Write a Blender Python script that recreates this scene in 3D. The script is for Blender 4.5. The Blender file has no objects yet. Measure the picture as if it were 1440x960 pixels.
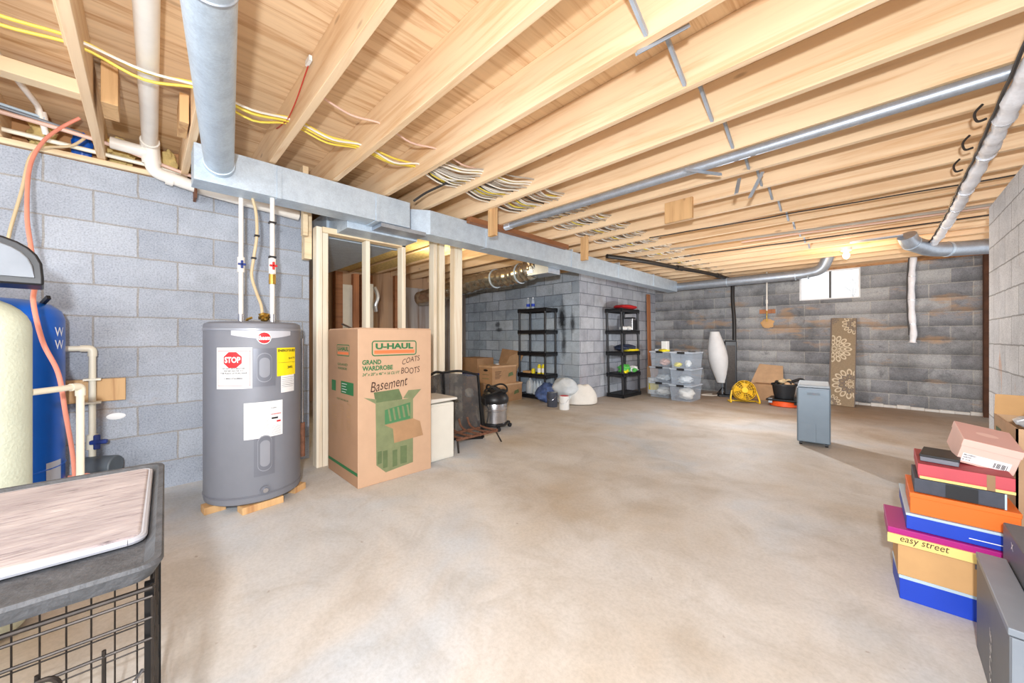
import bpy, bmesh, math, random
from mathutils import Vector, Matrix
random.seed(7)
PI = math.pi
C = bpy.context.scene.collection
# ---------------------------------------------------------------- measuring helpers (photo sight lines -> world coordinates)
F, HY, H = 520.0, 474.0, 1.07
YAW = math.atan2(525, 520)
sn, cs = math.sin(YAW), math.cos(YAW)
def w(px, py):
    u = (px-720)/F; v = (HY-py)/F
    return Vector((u*cs-sn, u*sn+cs, v))
CAM = Vector((0, 0, H))
def fl(px, py, z=0.0):
    d = w(px, py); return CAM + d*((z-H)/d.z)
def pX(px, py, x):
    d = w(px, py); return CAM + d*(x/d.x)
def pY(px, py, y):
    d = w(px, py); return CAM + d*(y/d.y)

# ---------------------------------------------------------------- materials
def lin(c):
    return tuple(((v/255.0)/12.92 if v/255.0 <= 0.04045 else ((v/255.0+0.055)/1.055)**2.4) for v in c[:3]) + (1.0,)
def newmat(name):
    m = bpy.data.materials.new(name); m.use_nodes = True
    nt = m.node_tree
    return m, nt, nt.nodes['Principled BSDF']
def N(nt, t, **kw):
    n = nt.nodes.new(t)
    for k, v in kw.items():
        if k in n.inputs: n.inputs[k].default_value = v
        else: setattr(n, k, v)
    return n
def ramp(nt, fac, stops):
    r = nt.nodes.new('ShaderNodeValToRGB')
    e = r.color_ramp.elements
    while len(e) > 1: e.remove(e[-1])
    e[0].position = stops[0][0]; e[0].color = stops[0][1]
    for p, c in stops[1:]:
        x = e.new(p); x.color = c
    nt.links.new(fac, r.inputs['Fac']); return r
def mixc(nt, fac, a, b, mode='MIX'):
    m = nt.nodes.new('ShaderNodeMix'); m.data_type = 'RGBA'; m.blend_type = mode
    if isinstance(fac, (int, float)): m.inputs[0].default_value = fac
    else: nt.links.new(fac, m.inputs[0])
    for s, v in ((6, a), (7, b)):
        if isinstance(v, tuple): m.inputs[s].default_value = v
        else: nt.links.new(v, m.inputs[s])
    return m.outputs[2]
M = {}
def pm(name, col, rough=.55, metal=0.0, var=.12, scale=8.0, bump=0.0, bscale=60.0, alpha=1.0, emit=0.0, trans=0.0, spec=None):
    m, nt, b = newmat(name)
    tc = N(nt, 'ShaderNodeTexCoord')
    c = lin(col)
    if var > 0:
        nz = N(nt, 'ShaderNodeTexNoise', Scale=scale, Detail=5.0, Roughness=.6)
        nt.links.new(tc.outputs['Object'], nz.inputs['Vector'])
        lo = tuple(v*(1-var) for v in c[:3])+(1,); hi = tuple(min(1, v*(1+var)) for v in c[:3])+(1,)
        r = ramp(nt, nz.outputs['Fac'], [(.3, lo), (.7, hi)])
        nt.links.new(r.outputs['Color'], b.inputs['Base Color'])
    else:
        b.inputs['Base Color'].default_value = c
    b.inputs['Roughness'].default_value = rough
    b.inputs['Metallic'].default_value = metal
    b.inputs['Alpha'].default_value = alpha
    if trans: b.inputs['Transmission Weight'].default_value = trans
    if spec is not None: b.inputs['Specular IOR Level'].default_value = spec
    if emit:
        b.inputs['Emission Color'].default_value = c; b.inputs['Emission Strength'].default_value = emit
    if bump:
        n2 = N(nt, 'ShaderNodeTexNoise', Scale=bscale, Detail=4.0)
        nt.links.new(tc.outputs['Object'], n2.inputs['Vector'])
        bp = N(nt, 'ShaderNodeBump', Strength=bump, Distance=.01)
        nt.links.new(n2.outputs['Fac'], bp.inputs['Height']); nt.links.new(bp.outputs['Normal'], b.inputs['Normal'])
    M[name] = m; return m

def woodmat(name, col, dark, axis='X', grain=1.0, rough=.65, knots=.35, dscale=1.0):
    m, nt, b = newmat(name)
    tc = N(nt, 'ShaderNodeTexCoord'); oi = N(nt, 'ShaderNodeObjectInfo')
    add = N(nt, 'ShaderNodeVectorMath', operation='ADD')
    sc = N(nt, 'ShaderNodeVectorMath', operation='SCALE'); sc.inputs['Scale'].default_value = 37.0
    cmb = N(nt, 'ShaderNodeCombineXYZ')
    for i in range(3): nt.links.new(oi.outputs['Random'], cmb.inputs[i])
    nt.links.new(cmb.outputs[0], sc.inputs[0])
    nt.links.new(tc.outputs['Object'], add.inputs[0]); nt.links.new(sc.outputs[0], add.inputs[1])
    mp = N(nt, 'ShaderNodeMapping')
    s = {'X': (.7, 14, 14), 'Y': (14, .7, 14), 'Z': (14, 14, .7)}[axis]
    mp.inputs['Scale'].default_value = tuple(v*dscale for v in s)
    nt.links.new(add.outputs[0], mp.inputs['Vector'])
    nz = N(nt, 'ShaderNodeTexNoise', Scale=1.4, Detail=6.0, Roughness=.62, Distortion=.6)
    nt.links.new(mp.outputs[0], nz.inputs['Vector'])
    r = ramp(nt, nz.outputs['Fac'], [(.28, lin(dark)), (.5, lin(col)), (.8, tuple(min(1, v*1.12) for v in lin(col)[:3])+(1,))])
    n2 = N(nt, 'ShaderNodeTexNoise', Scale=1.1, Detail=3.0)
    nt.links.new(add.outputs[0], n2.inputs['Vector'])
    r2 = ramp(nt, n2.outputs['Fac'], [(.3, (.86, .84, .80, 1)), (.65, (1, 1, 1, 1))])
    col_o = mixc(nt, 1.0, r.outputs['Color'], r2.outputs['Color'], 'MULTIPLY')
    v = N(nt, 'ShaderNodeTexVoronoi', Scale=2.1)
    mp2 = N(nt, 'ShaderNodeMapping'); mp2.inputs['Scale'].default_value = {'X': (.7, 2, 2), 'Y': (2, .7, 2), 'Z': (2, 2, .7)}[axis]
    nt.links.new(add.outputs[0], mp2.inputs['Vector']); nt.links.new(mp2.outputs[0], v.inputs['Vector'])
    rk = ramp(nt, v.outputs['Distance'], [(.0, (1, 1, 1, 1)), (.035, (.7, .7, .7, 1)), (.06, (0, 0, 0, 1))])
    kf = N(nt, 'ShaderNodeMath', operation='MULTIPLY'); nt.links.new(rk.outputs['Color'], kf.inputs[0]); kf.inputs[1].default_value = knots
    col_o = mixc(nt, kf.outputs[0], col_o, lin((110, 62, 30)))
    nt.links.new(col_o, b.inputs['Base Color'])
    b.inputs['Roughness'].default_value = rough
    bp = N(nt, 'ShaderNodeBump', Strength=.15*grain, Distance=.004)
    nt.links.new(nz.outputs['Fac'], bp.inputs['Height']); nt.links.new(bp.outputs['Normal'], b.inputs['Normal'])
    M[name] = m; return m

def blockmat(name, face, c1, c2, mortar, uoff=0.0, zoff=-.012, stain=None, stain2=None, dirt=.3, shade=0.0, soot=None, msize=.006):
    m, nt, b = newmat(name)
    g = N(nt, 'ShaderNodeNewGeometry'); sp = N(nt, 'ShaderNodeSeparateXYZ')
    nt.links.new(g.outputs['Position'], sp.inputs[0])
    # small wobble so the joints are hand laid
    wn = N(nt, 'ShaderNodeTexNoise', Scale=9.0, Detail=2.0); nt.links.new(g.outputs['Position'], wn.inputs['Vector'])
    ws = N(nt, 'ShaderNodeMath', operation='MULTIPLY_ADD'); nt.links.new(wn.outputs['Fac'], ws.inputs[0]); ws.inputs[1].default_value = .012; ws.inputs[2].default_value = -.006
    au = N(nt, 'ShaderNodeMath', operation='ADD'); nt.links.new(sp.outputs['Y' if face == 'x' else 'X'], au.inputs[0]); au.inputs[1].default_value = uoff+40.6
    av = N(nt, 'ShaderNodeMath', operation='ADD'); nt.links.new(sp.outputs['Z'], av.inputs[0]); av.inputs[1].default_value = 4.06-zoff
    av2 = N(nt, 'ShaderNodeMath', operation='ADD'); nt.links.new(av.outputs[0], av2.inputs[0]); nt.links.new(ws.outputs[0], av2.inputs[1])
    au2 = N(nt, 'ShaderNodeMath', operation='ADD'); nt.links.new(au.outputs[0], au2.inputs[0]); nt.links.new(ws.outputs[0], au2.inputs[1])
    cb = N(nt, 'ShaderNodeCombineXYZ'); nt.links.new(au2.outputs[0], cb.inputs[0]); nt.links.new(av2.outputs[0], cb.inputs[1])
    br = N(nt, 'ShaderNodeTexBrick'); br.offset = .5
    br.inputs['Scale'].default_value = 1.0; br.inputs['Brick Width'].default_value = .406; br.inputs['Row Height'].default_value = .203
    br.inputs['Mortar Size'].default_value = msize; br.inputs['Mortar Smooth'].default_value = .35; br.inputs['Bias'].default_value = 0.0
    br.inputs['Color1'].default_value = lin(c1); br.inputs['Color2'].default_value = lin(c2); br.inputs['Mortar'].default_value = lin(mortar)
    nt.links.new(cb.outputs[0], br.inputs['Vector'])
    col = br.outputs['Color']
    n1 = N(nt, 'ShaderNodeTexNoise', Scale=110.0, Detail=6.0, Roughness=.75); nt.links.new(g.outputs['Position'], n1.inputs['Vector'])
    r1 = ramp(nt, n1.outputs['Fac'], [(.35, (.66, .67, .69, 1)), (.52, (1, 1, 1, 1)), (.7, (1.12, 1.12, 1.12, 1))])
    col = mixc(nt, 1.0, col, r1.outputs['Color'], 'MULTIPLY')
    n2 = N(nt, 'ShaderNodeTexNoise', Scale=2.2, Detail=7.0, Roughness=.7); nt.links.new(g.outputs['Position'], n2.inputs['Vector'])
    d = 1-dirt
    r2 = ramp(nt, n2.outputs['Fac'], [(.34, (d, d, d, 1)), (.55, (1, 1, 1, 1)), (.7, (1.08, 1.08, 1.06, 1))])
    col = mixc(nt, 1.0, col, r2.outputs['Color'], 'MULTIPLY')
    if stain:
        mpg = N(nt, 'ShaderNodeMapping'); mpg.inputs['Scale'].default_value = stain[3]
        nt.links.new(g.outputs['Position'], mpg.inputs['Vector'])
        n3 = N(nt, 'ShaderNodeTexNoise', Scale=1.0, Detail=5.0, Roughness=.6); nt.links.new(mpg.outputs[0], n3.inputs['Vector'])
        r3 = ramp(nt, n3.outputs['Fac'], [(stain[1], (0, 0, 0, 1)), (stain[1]+.09, (stain[2],)*3+(1,))])
        col = mixc(nt, r3.outputs['Color'], col, lin(stain[0]))
    if stain2:
        n4 = N(nt, 'ShaderNodeTexNoise', Scale=3.3, Detail=8.0, Roughness=.75, Distortion=1.0); nt.links.new(g.outputs['Position'], n4.inputs['Vector'])
        r4 = ramp(nt, n4.outputs['Fac'], [(stain2[1], (0, 0, 0, 1)), (stain2[1]+.1, (stain2[2],)*3+(1,))])
        col = mixc(nt, r4.outputs['Color'], col, lin(stain2[0]))
    if shade:   # shade of rough stepped courses, painted in as a dark edge per block row
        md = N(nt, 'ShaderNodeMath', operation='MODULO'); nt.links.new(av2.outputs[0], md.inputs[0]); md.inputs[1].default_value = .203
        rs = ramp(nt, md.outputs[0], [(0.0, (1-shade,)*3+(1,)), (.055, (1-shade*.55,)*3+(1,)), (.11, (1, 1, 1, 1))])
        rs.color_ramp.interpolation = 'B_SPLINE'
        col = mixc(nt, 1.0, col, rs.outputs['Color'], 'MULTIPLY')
    if soot:
        for (cx, cz, rx, rz, st) in soot:
            a = N(nt, 'ShaderNodeMath', operation='MULTIPLY_ADD'); nt.links.new(sp.outputs['Y' if face == 'x' else 'X'], a.inputs[0]); a.inputs[1].default_value = 1/rx; a.inputs[2].default_value = -cx/rx
            c_ = N(nt, 'ShaderNodeMath', operation='MULTIPLY_ADD'); nt.links.new(sp.outputs['Z'], c_.inputs[0]); c_.inputs[1].default_value = 1/rz; c_.inputs[2].default_value = -cz/rz
            cc = N(nt, 'ShaderNodeCombineXYZ'); nt.links.new(a.outputs[0], cc.inputs[0]); nt.links.new(c_.outputs[0], cc.inputs[1])
            ln = N(nt, 'ShaderNodeVectorMath', operation='LENGTH'); nt.links.new(cc.outputs[0], ln.inputs[0])
            nn = N(nt, 'ShaderNodeMath', operation='MULTIPLY_ADD'); nt.links.new(n2.outputs['Fac'], nn.inputs[0]); nn.inputs[1].default_value = 1.4; nt.links.new(ln.outputs['Value'], nn.inputs[2])
            rr = ramp(nt, nn.outputs[0], [(.0, (st,)*3+(1,))])
            nn2 = N(nt, 'ShaderNodeMapRange'); nt.links.new(nn.outputs[0], nn2.inputs['Value']); nn2.inputs['From Min'].default_value = 1.0; nn2.inputs['From Max'].default_value = 1.6; nn2.inputs['To Min'].default_value = st; nn2.inputs['To Max'].default_value = 0.0
            col = mixc(nt, nn2.outputs['Result'], col, lin((28, 30, 34)))
    nt.links.new(col, b.inputs['Base Color']); b.inputs['Roughness'].default_value = .92
    b.inputs['Specular IOR Level'].default_value = .2
    inv = N(nt, 'ShaderNodeMath', operation='MULTIPLY_ADD'); nt.links.new(br.outputs['Fac'], inv.inputs[0]); inv.inputs[1].default_value = -1.0
    nt.links.new(n1.outputs['Fac'], inv.inputs[2])
    bp = N(nt, 'ShaderNodeBump', Strength=.55, Distance=.006); nt.links.new(inv.outputs[0], bp.inputs['Height'])
    nt.links.new(bp.outputs['Normal'], b.inputs['Normal'])
    M[name] = m; return m

def floormat():
    m, nt, b = newmat('concrete_floor')
    g = N(nt, 'ShaderNodeNewGeometry')
    def nz(s, d=6.0, r=.6, dist=0.0):
        n = N(nt, 'ShaderNodeTexNoise', Scale=s, Detail=d, Roughness=r, Distortion=dist); nt.links.new(g.outputs['Position'], n.inputs['Vector']); return n.outputs['Fac']
    a = ramp(nt, nz(.75, 5, .55, .4), [(.34, lin((190, 176, 158))), (.46, lin((203, 196, 187))), (.54, lin((210, 206, 201))), (.64, lin((200, 205, 210)))]).outputs['Color']
    c = ramp(nt, nz(3.0, 8, .68, .8), [(.32, (.87, .85, .82, 1)), (.5, (1, 1, 1, 1)), (.72, (1.08, 1.08, 1.08, 1))]).outputs['Color']
    col = mixc(nt, 1.0, a, c, 'MULTIPLY')
    f = ramp(nt, nz(60, 4, .7), [(.35, (.90, .90, .89, 1)), (.6, (1.02, 1.02, 1.02, 1))]).outputs['Color']
    col = mixc(nt, 1.0, col, f, 'MULTIPLY')
    # trowel sweeps running one way
    mp = N(nt, 'ShaderNodeMapping'); mp.inputs['Scale'].default_value = (1.0, 2.6, 1); mp.inputs['Rotation'].default_value = (0, 0, .5)
    nt.links.new(g.outputs['Position'], mp.inputs['Vector'])
    n = N(nt, 'ShaderNodeTexNoise', Scale=1.3, Detail=5.0, Distortion=.7); nt.links.new(mp.outputs[0], n.inputs['Vector'])
    t = ramp(nt, n.outputs['Fac'], [(.35, (.94, .93, .92, 1)), (.6, (1.02, 1.02, 1.02, 1))]).outputs['Color']
    col = mixc(nt, 1.0, col, t, 'MULTIPLY')
    sp = ramp(nt, nz(9.0, 3, .9), [(.69, (0, 0, 0, 1)), (.74, (.4, .4, .4, 1))]).outputs['Color']
    col = mixc(nt, sp, col, lin((120, 88, 62)))
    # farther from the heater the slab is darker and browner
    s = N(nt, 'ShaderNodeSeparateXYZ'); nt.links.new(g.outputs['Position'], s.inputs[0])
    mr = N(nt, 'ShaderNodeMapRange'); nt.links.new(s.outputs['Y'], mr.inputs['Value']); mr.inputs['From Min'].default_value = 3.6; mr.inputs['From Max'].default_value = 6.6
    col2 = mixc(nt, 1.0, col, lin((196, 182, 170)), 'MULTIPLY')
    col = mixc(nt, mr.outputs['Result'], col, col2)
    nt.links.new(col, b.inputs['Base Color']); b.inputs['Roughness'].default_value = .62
    b.inputs['Specular IOR Level'].default_value = .35
    bp = N(nt, 'ShaderNodeBump', Strength=.12, Distance=.01); nt.links.new(nz(14, 6, .7), bp.inputs['Height']); nt.links.new(bp.outputs['Normal'], b.inputs['Normal'])
    M['floor'] = m
floormat()

woodmat('joist_wood', (244, 214, 176), (222, 178, 130), 'X', knots=.5)
woodmat('plywood', (240, 208, 168), (200, 150, 102), 'Y', knots=.4, dscale=1.3)
woodmat('stud_wood', (244, 232, 210), (226, 202, 168), 'Z', knots=.5)
woodmat('plate_wood', (238, 216, 180), (218, 186, 142), 'Y', knots=.4)
woodmat('brown_wood', (150, 98, 62), (110, 68, 42), 'Y', knots=.3)
woodmat('rim_wood', (190, 140, 92), (140, 92, 56), 'Y', knots=.3)
woodmat('block_wood', (222, 180, 128), (190, 140, 92), 'Z', knots=.5)
woodmat('orange_board', (178, 116, 74), (150, 92, 56), 'Z', knots=.2)
woodmat('dirty_ply', (176, 142, 112), (108, 72, 48), 'Z', knots=.3, dscale=.35)
woodmat('stained_wall', (168, 160, 156), (120, 86, 64), 'Z', knots=.2, dscale=.3)

blockmat('block_left', 'x', (188, 194, 204), (168, 175, 187), (168, 165, 162), uoff=.241, stain=((196, 168, 140), .66, .6, (1.6, 1.6, 2.6)), dirt=.2)
blockmat('block_inner', 'y', (196, 206, 216), (158, 172, 186), (122, 130, 140), uoff=.1, zoff=-.01, dirt=.28, msize=.008, stain=((170, 178, 186), .55, .5, (1.5, 1.5, 1.5)),
         soot=[(-3.96, 1.40, .11, .34, .95), (-3.92, .98, .085, .42, .85), (-3.74, 1.30, .075, .22, .85), (-5.62, 1.33, .09, .07, .7), (-5.58, 1.22, .12, .05, .7)])
blockmat('block_inner_side', 'x', (198, 202, 208), (170, 172, 182), (132, 136, 144), uoff=.3, zoff=-.01, dirt=.28, msize=.008, stain=((158, 140, 140), .6, .35, (2, 2, 2)))
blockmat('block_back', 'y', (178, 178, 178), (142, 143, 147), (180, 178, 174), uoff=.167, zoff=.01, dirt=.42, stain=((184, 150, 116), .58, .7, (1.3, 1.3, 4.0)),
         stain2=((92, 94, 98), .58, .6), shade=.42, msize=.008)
blockmat('block_right', 'x', (228, 229, 231), (212, 214, 218), (170, 170, 170), uoff=.1, zoff=.0, dirt=.2, stain=((212, 160, 122), .64, .8, (7, 7, 1.6)))

def galv(name, col, rough=.42, metal=.55, vs=14):
    m, nt, b = newmat(name)
    tc = N(nt, 'ShaderNodeTexCoord')
    v = N(nt, 'ShaderNodeTexVoronoi', Scale=vs*11.0); nt.links.new(tc.outputs['Object'], v.inputs['Vector'])
    n = N(nt, 'ShaderNodeTexNoise', Scale=vs*.9, Detail=6.0, Roughness=.7); nt.links.new(tc.outputs['Object'], n.inputs['Vector'])
    c = lin(col)
    r = ramp(nt, v.outputs['Color'], [(.1, tuple(x*.93 for x in c[:3])+(1,)), (.9, tuple(min(1, x*1.05) for x in c[:3])+(1,))])
    r2 = ramp(nt, n.outputs['Fac'], [(.3, (.84, .85, .87, 1)), (.6, (1.04, 1.04, 1.04, 1))])
    nt.links.new(mixc(nt, 1.0, r.outputs['Color'], r2.outputs['Color'], 'MULTIPLY'), b.inputs['Base Color'])
    b.inputs['Metallic'].default_value = metal; b.inputs['Roughness'].default_value = rough
    M[name] = m
galv('galvanized', (196, 210, 222), .5, .35)
galv('galv_dark', (176, 184, 194), .42, .6)
galv('foil', (204, 200, 188), .22, .9, 8)
pm('pvc', (240, 234, 224), .38, var=.05)
pm('cream_pipe', (238, 230, 208), .4, var=.05)
pm('black_plastic', (26, 27, 31), .42, var=.2)
pm('black_metal', (30, 29, 30), .4, .5, var=.25)
pm('dark_iron', (52, 46, 42), .45, .6, var=.3, scale=30)
pm('rust', (122, 82, 62), .8, .2, var=.35, scale=30)
pm('heater_grey', (128, 131, 140), .48, .1, var=.04)
pm('heater_panel', (118, 121, 131), .38, .2, var=.03)
pm('heater_light', (150, 153, 162), .35, .2, var=.03)
pm('label_white', (236, 236, 236), .85, var=.03)
pm('label_silver', (196, 198, 206), .4, var=.03)
pm('ink_black', (22, 22, 24), .6, var=0)
pm('ink_grey', (130, 130, 136), .6, var=0)
pm('ink_red', (206, 34, 42), .5, var=0)
pm('ink_white', (250, 250, 250), .5, var=0)
pm('ink_brown', (70, 44, 34), .7, var=0)
pm('ink_green', (44, 112, 66), .7, var=.06)
pm('ink_green_soft', (126, 134, 96), .75, var=.12, scale=14)
pm('ink_green_dark', (98, 114, 76), .75, var=.15, scale=14)
pm('ink_green_mid', (72, 124, 80), .75)
pm('ink_orange', (232, 122, 72), .7, var=.03)
pm('label_yellow', (250, 224, 20), .85, var=.03)
pm('cardboard', (202, 166, 136), .8, var=.06, scale=5)
pm('cardboard_shaded', (172, 134, 104), .8, var=.06, scale=5)  # darker copy of cardboard, shade painted in for one side of the box
pm('cardboard_kraft', (204, 160, 108), .75, var=.06)
pm('cardboard_old', (172, 134, 98), .8, var=.12)
pm('cardboard_old_light', (196, 160, 124), .8, var=.1)
pm('appliance_white', (222, 218, 208), .45, var=.04)
pm('appliance_front', (226, 222, 210), .5, var=.03)
pm('steel', (190, 190, 194), .25, .9, var=.15)
pm('tank_blue', (6, 92, 196), .3, var=.1, scale=3)
pm('tank_green', (206, 212, 192), .6, var=.05, bump=.25, bscale=90)
pm('silver_plastic', (126, 132, 140), .5, .2, var=.1)
pm('hose_pink', (236, 150, 128), .45, var=.06)
pm('hose_beige', (206, 184, 146), .5, var=.1)
pm('valve_blue', (26, 54, 130), .4, var=.05)
pm('valve_red', (206, 40, 40), .4, var=.05)
pm('brown_dark', (84, 52, 34), .8, var=.3)
pm('brass', (186, 148, 70), .3, .85, var=.15)
pm('pump_grey', (104, 112, 118), .5, .3)
pm('cable_yellow', (238, 214, 84), .5, var=.05)
pm('cable_white', (232, 226, 214), .5, var=.05)
pm('cable_grey', (176, 168, 156), .5, var=.08)
pm('cable_black', (50, 44, 40), .5, var=.1)
pm('cable_pink', (226, 190, 172), .5, var=.05)
pm('wire_red', (190, 60, 50), .5, var=0)
pm('insulation_yellow', (222, 196, 130), .95, var=.25, scale=22, bump=.8, bscale=30)
pm('wrap_white', (240, 240, 244), .5, var=.08, scale=14, bump=.6, bscale=22)
pm('rubber_black', (30, 28, 27), .7, var=.1)
pm('tray_black', (78, 80, 84), .6, var=.3, scale=30, bump=.3, bscale=120)
pm('mat_trim', (170, 172, 180), .8, var=.06)
pm('concrete_light', (206, 202, 196), .9, var=.12, scale=14)
pm('ac_grey', (122, 136, 148), .36, .25, var=.06, scale=5)
pm('ac_light', (188, 200, 210), .35, .2, var=.05)
pm('ac_mid', (112, 126, 138), .4)
pm('lamp_paper', (216, 216, 216), .8, var=.05, bump=.2, bscale=20)
pm('fan_yellow', (236, 190, 44), .4, var=.06)
pm('fan_back', (150, 112, 30), .6, var=.3, scale=60)
pm('pot_black', (26, 28, 32), .5, var=.1)
pm('saw_orange', (224, 84, 30), .45, var=.05)
pm('rug_tan', (146, 128, 104), .95, var=.12, scale=60, bump=.4, bscale=200)
pm('rug_cream', (206, 190, 164), .95, var=.08, scale=60)
pm('rug_grey', (120, 108, 100), .95, var=.1, scale=60)
pm('pillow_red', (176, 22, 28), .85, var=.12)
pm('bag_navy', (44, 54, 78), .6, var=.3, scale=14)
pm('bag_white', (222, 218, 210), .6, var=.06, bump=.7, bscale=9)
pm('bag_haze', (206, 212, 216), .4, var=.1, bump=.7, bscale=12)
pm('bag_blue', (70, 92, 140), .5, var=.45, scale=16, bump=.5, bscale=20)
pm('bag_green', (84, 178, 80), .4, var=.2, scale=20, bump=.4, bscale=20)
pm('can_yellow', (236, 218, 30), .4, var=.04)
pm('plastic_white', (232, 232, 230), .45, var=.04)
pm('cloth_white', (222, 222, 218), .9, var=.1, bump=.7, bscale=14)
pm('shoe_blue', (24, 66, 190), .5, var=.04)
pm('shoe_light', (186, 206, 220), .5, var=.03)
pm('shoe_orange', (240, 112, 32), .5, var=.03)
pm('shoe_magenta', (176, 28, 126), .45, var=.04)
pm('shoe_yellow', (240, 214, 130), .55, var=.04)
pm('shoe_dark', (64, 68, 80), .6, var=.12, scale=40)
pm('shoe_black', (24, 24, 28), .5, var=.1)
pm('shoe_red', (196, 78, 88), .6, var=.05)
pm('shoe_red_top', (166, 56, 60), .6, var=.05)
pm('gold_tag', (150, 116, 82), .5, var=.05)
pm('shoe_pink', (238, 196, 182), .6, var=.03)
pm('shoe_pink_top', (222, 172, 160), .6, var=.03)
pm('box_grey', (104, 108, 114), .5, var=.08, scale=6)
pm('box_grey_light', (138, 146, 156), .45, var=.06)
pm('frame_white', (232, 232, 232), .5, var=.03)
pm('frame_dark', (88, 86, 84), .6, var=.1)
pm('bulb_glow', (255, 196, 110), .4, var=0, emit=14.0)
pm('bulb_glow_yellow', (255, 222, 130), .4, var=0, emit=9.0)
pm('branch_grey', (208, 210, 212), .9, var=.1)
pm('hanger_steel', (164, 172, 182), .5, .15, var=.1)
pm('pipe_black', (34, 30, 28), .5, var=.2)
pm('tape_silver', (230, 234, 240), .25, .6, var=.1)
pm('drywall', (214, 206, 190), .9, var=.06)
def clear(name, col, fac, rough=.2):
    m, nt, b = newmat(name)
    b.inputs['Base Color'].default_value = lin(col); b.inputs['Roughness'].default_value = rough
    tr = N(nt, 'ShaderNodeBsdfTransparent'); mx = N(nt, 'ShaderNodeMixShader'); mx.inputs[0].default_value = fac
    nt.links.new(tr.outputs[0], mx.inputs[1]); nt.links.new(b.outputs[0], mx.inputs[2])
    nt.links.new(mx.outputs[0], nt.nodes['Material Output'].inputs['Surface']); M[name] = m
clear('clear_plastic', (206, 220, 236), .24)
clear('clear_rim', (214, 224, 236), .5)
clear('clear_bottle', (214, 226, 236), .5, .1)
clear('glass', (235, 240, 245), .12, .05)
clear('plastic_sheet', (214, 218, 222), .75, .3)
def meshscreen():
    m, nt, b = newmat('screen_mesh')
    b.inputs['Base Color'].default_value = lin((44, 42, 44)); b.inputs['Roughness'].default_value = .6
    tc = N(nt, 'ShaderNodeTexCoord'); n = N(nt, 'ShaderNodeTexNoise', Scale=7.0, Detail=5.0); nt.links.new(tc.outputs['Object'], n.inputs['Vector'])
    r = ramp(nt, n.outputs['Fac'], [(.35, (.95, .95, .95, 1)), (.7, (.66, .66, .66, 1))])
    c2 = ramp(nt, n.outputs['Fac'], [(.35, lin((18, 17, 18))), (.75, lin((84, 80, 78)))])
    nt.links.new(c2.outputs['Color'], b.inputs['Base Color'])
    tr = N(nt, 'ShaderNodeBsdfTransparent'); mx = N(nt, 'ShaderNodeMixShader')
    nt.links.new(r.outputs['Color'], mx.inputs[0]); nt.links.new(tr.outputs[0], mx.inputs[1]); nt.links.new(b.outputs[0], mx.inputs[2])
    nt.links.new(mx.outputs[0], nt.nodes['Material Output'].inputs['Surface']); M['screen_mesh'] = m
meshscreen()
def matfleece():
    m, nt, b = newmat('mat_fleece')
    tc = N(nt, 'ShaderNodeTexCoord'); mp = N(nt, 'ShaderNodeMapping'); mp.inputs['Scale'].default_value = (60, 9, 1)
    nt.links.new(tc.outputs['Object'], mp.inputs['Vector'])
    n = N(nt, 'ShaderNodeTexNoise', Scale=1.0, Detail=6.0, Roughness=.7, Distortion=.8); nt.links.new(mp.outputs[0], n.inputs['Vector'])
    n2 = N(nt, 'ShaderNodeTexNoise', Scale=5.0, Detail=4.0); nt.links.new(tc.outputs['Object'], n2.inputs['Vector'])
    r = ramp(nt, n.outputs['Fac'], [(.3, lin((112, 102, 106))), (.42, lin((172, 162, 164))), (.7, lin((198, 190, 190)))])
    r2 = ramp(nt, n2.outputs['Fac'], [(.35, (.78, .77, .78, 1)), (.6, (1, 1, 1, 1))])
    nt.links.new(mixc(nt, 1.0, r.outputs['Color'], r2.outputs['Color'], 'MULTIPLY'), b.inputs['Base Color'])
    b.inputs['Roughness'].default_value = .95
    bp = N(nt, 'ShaderNodeBump', Strength=.5, Distance=.008); nt.links.new(n.outputs['Fac'], bp.inputs['Height']); nt.links.new(bp.outputs['Normal'], b.inputs['Normal'])
    M['mat_fleece'] = m
matfleece()

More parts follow.
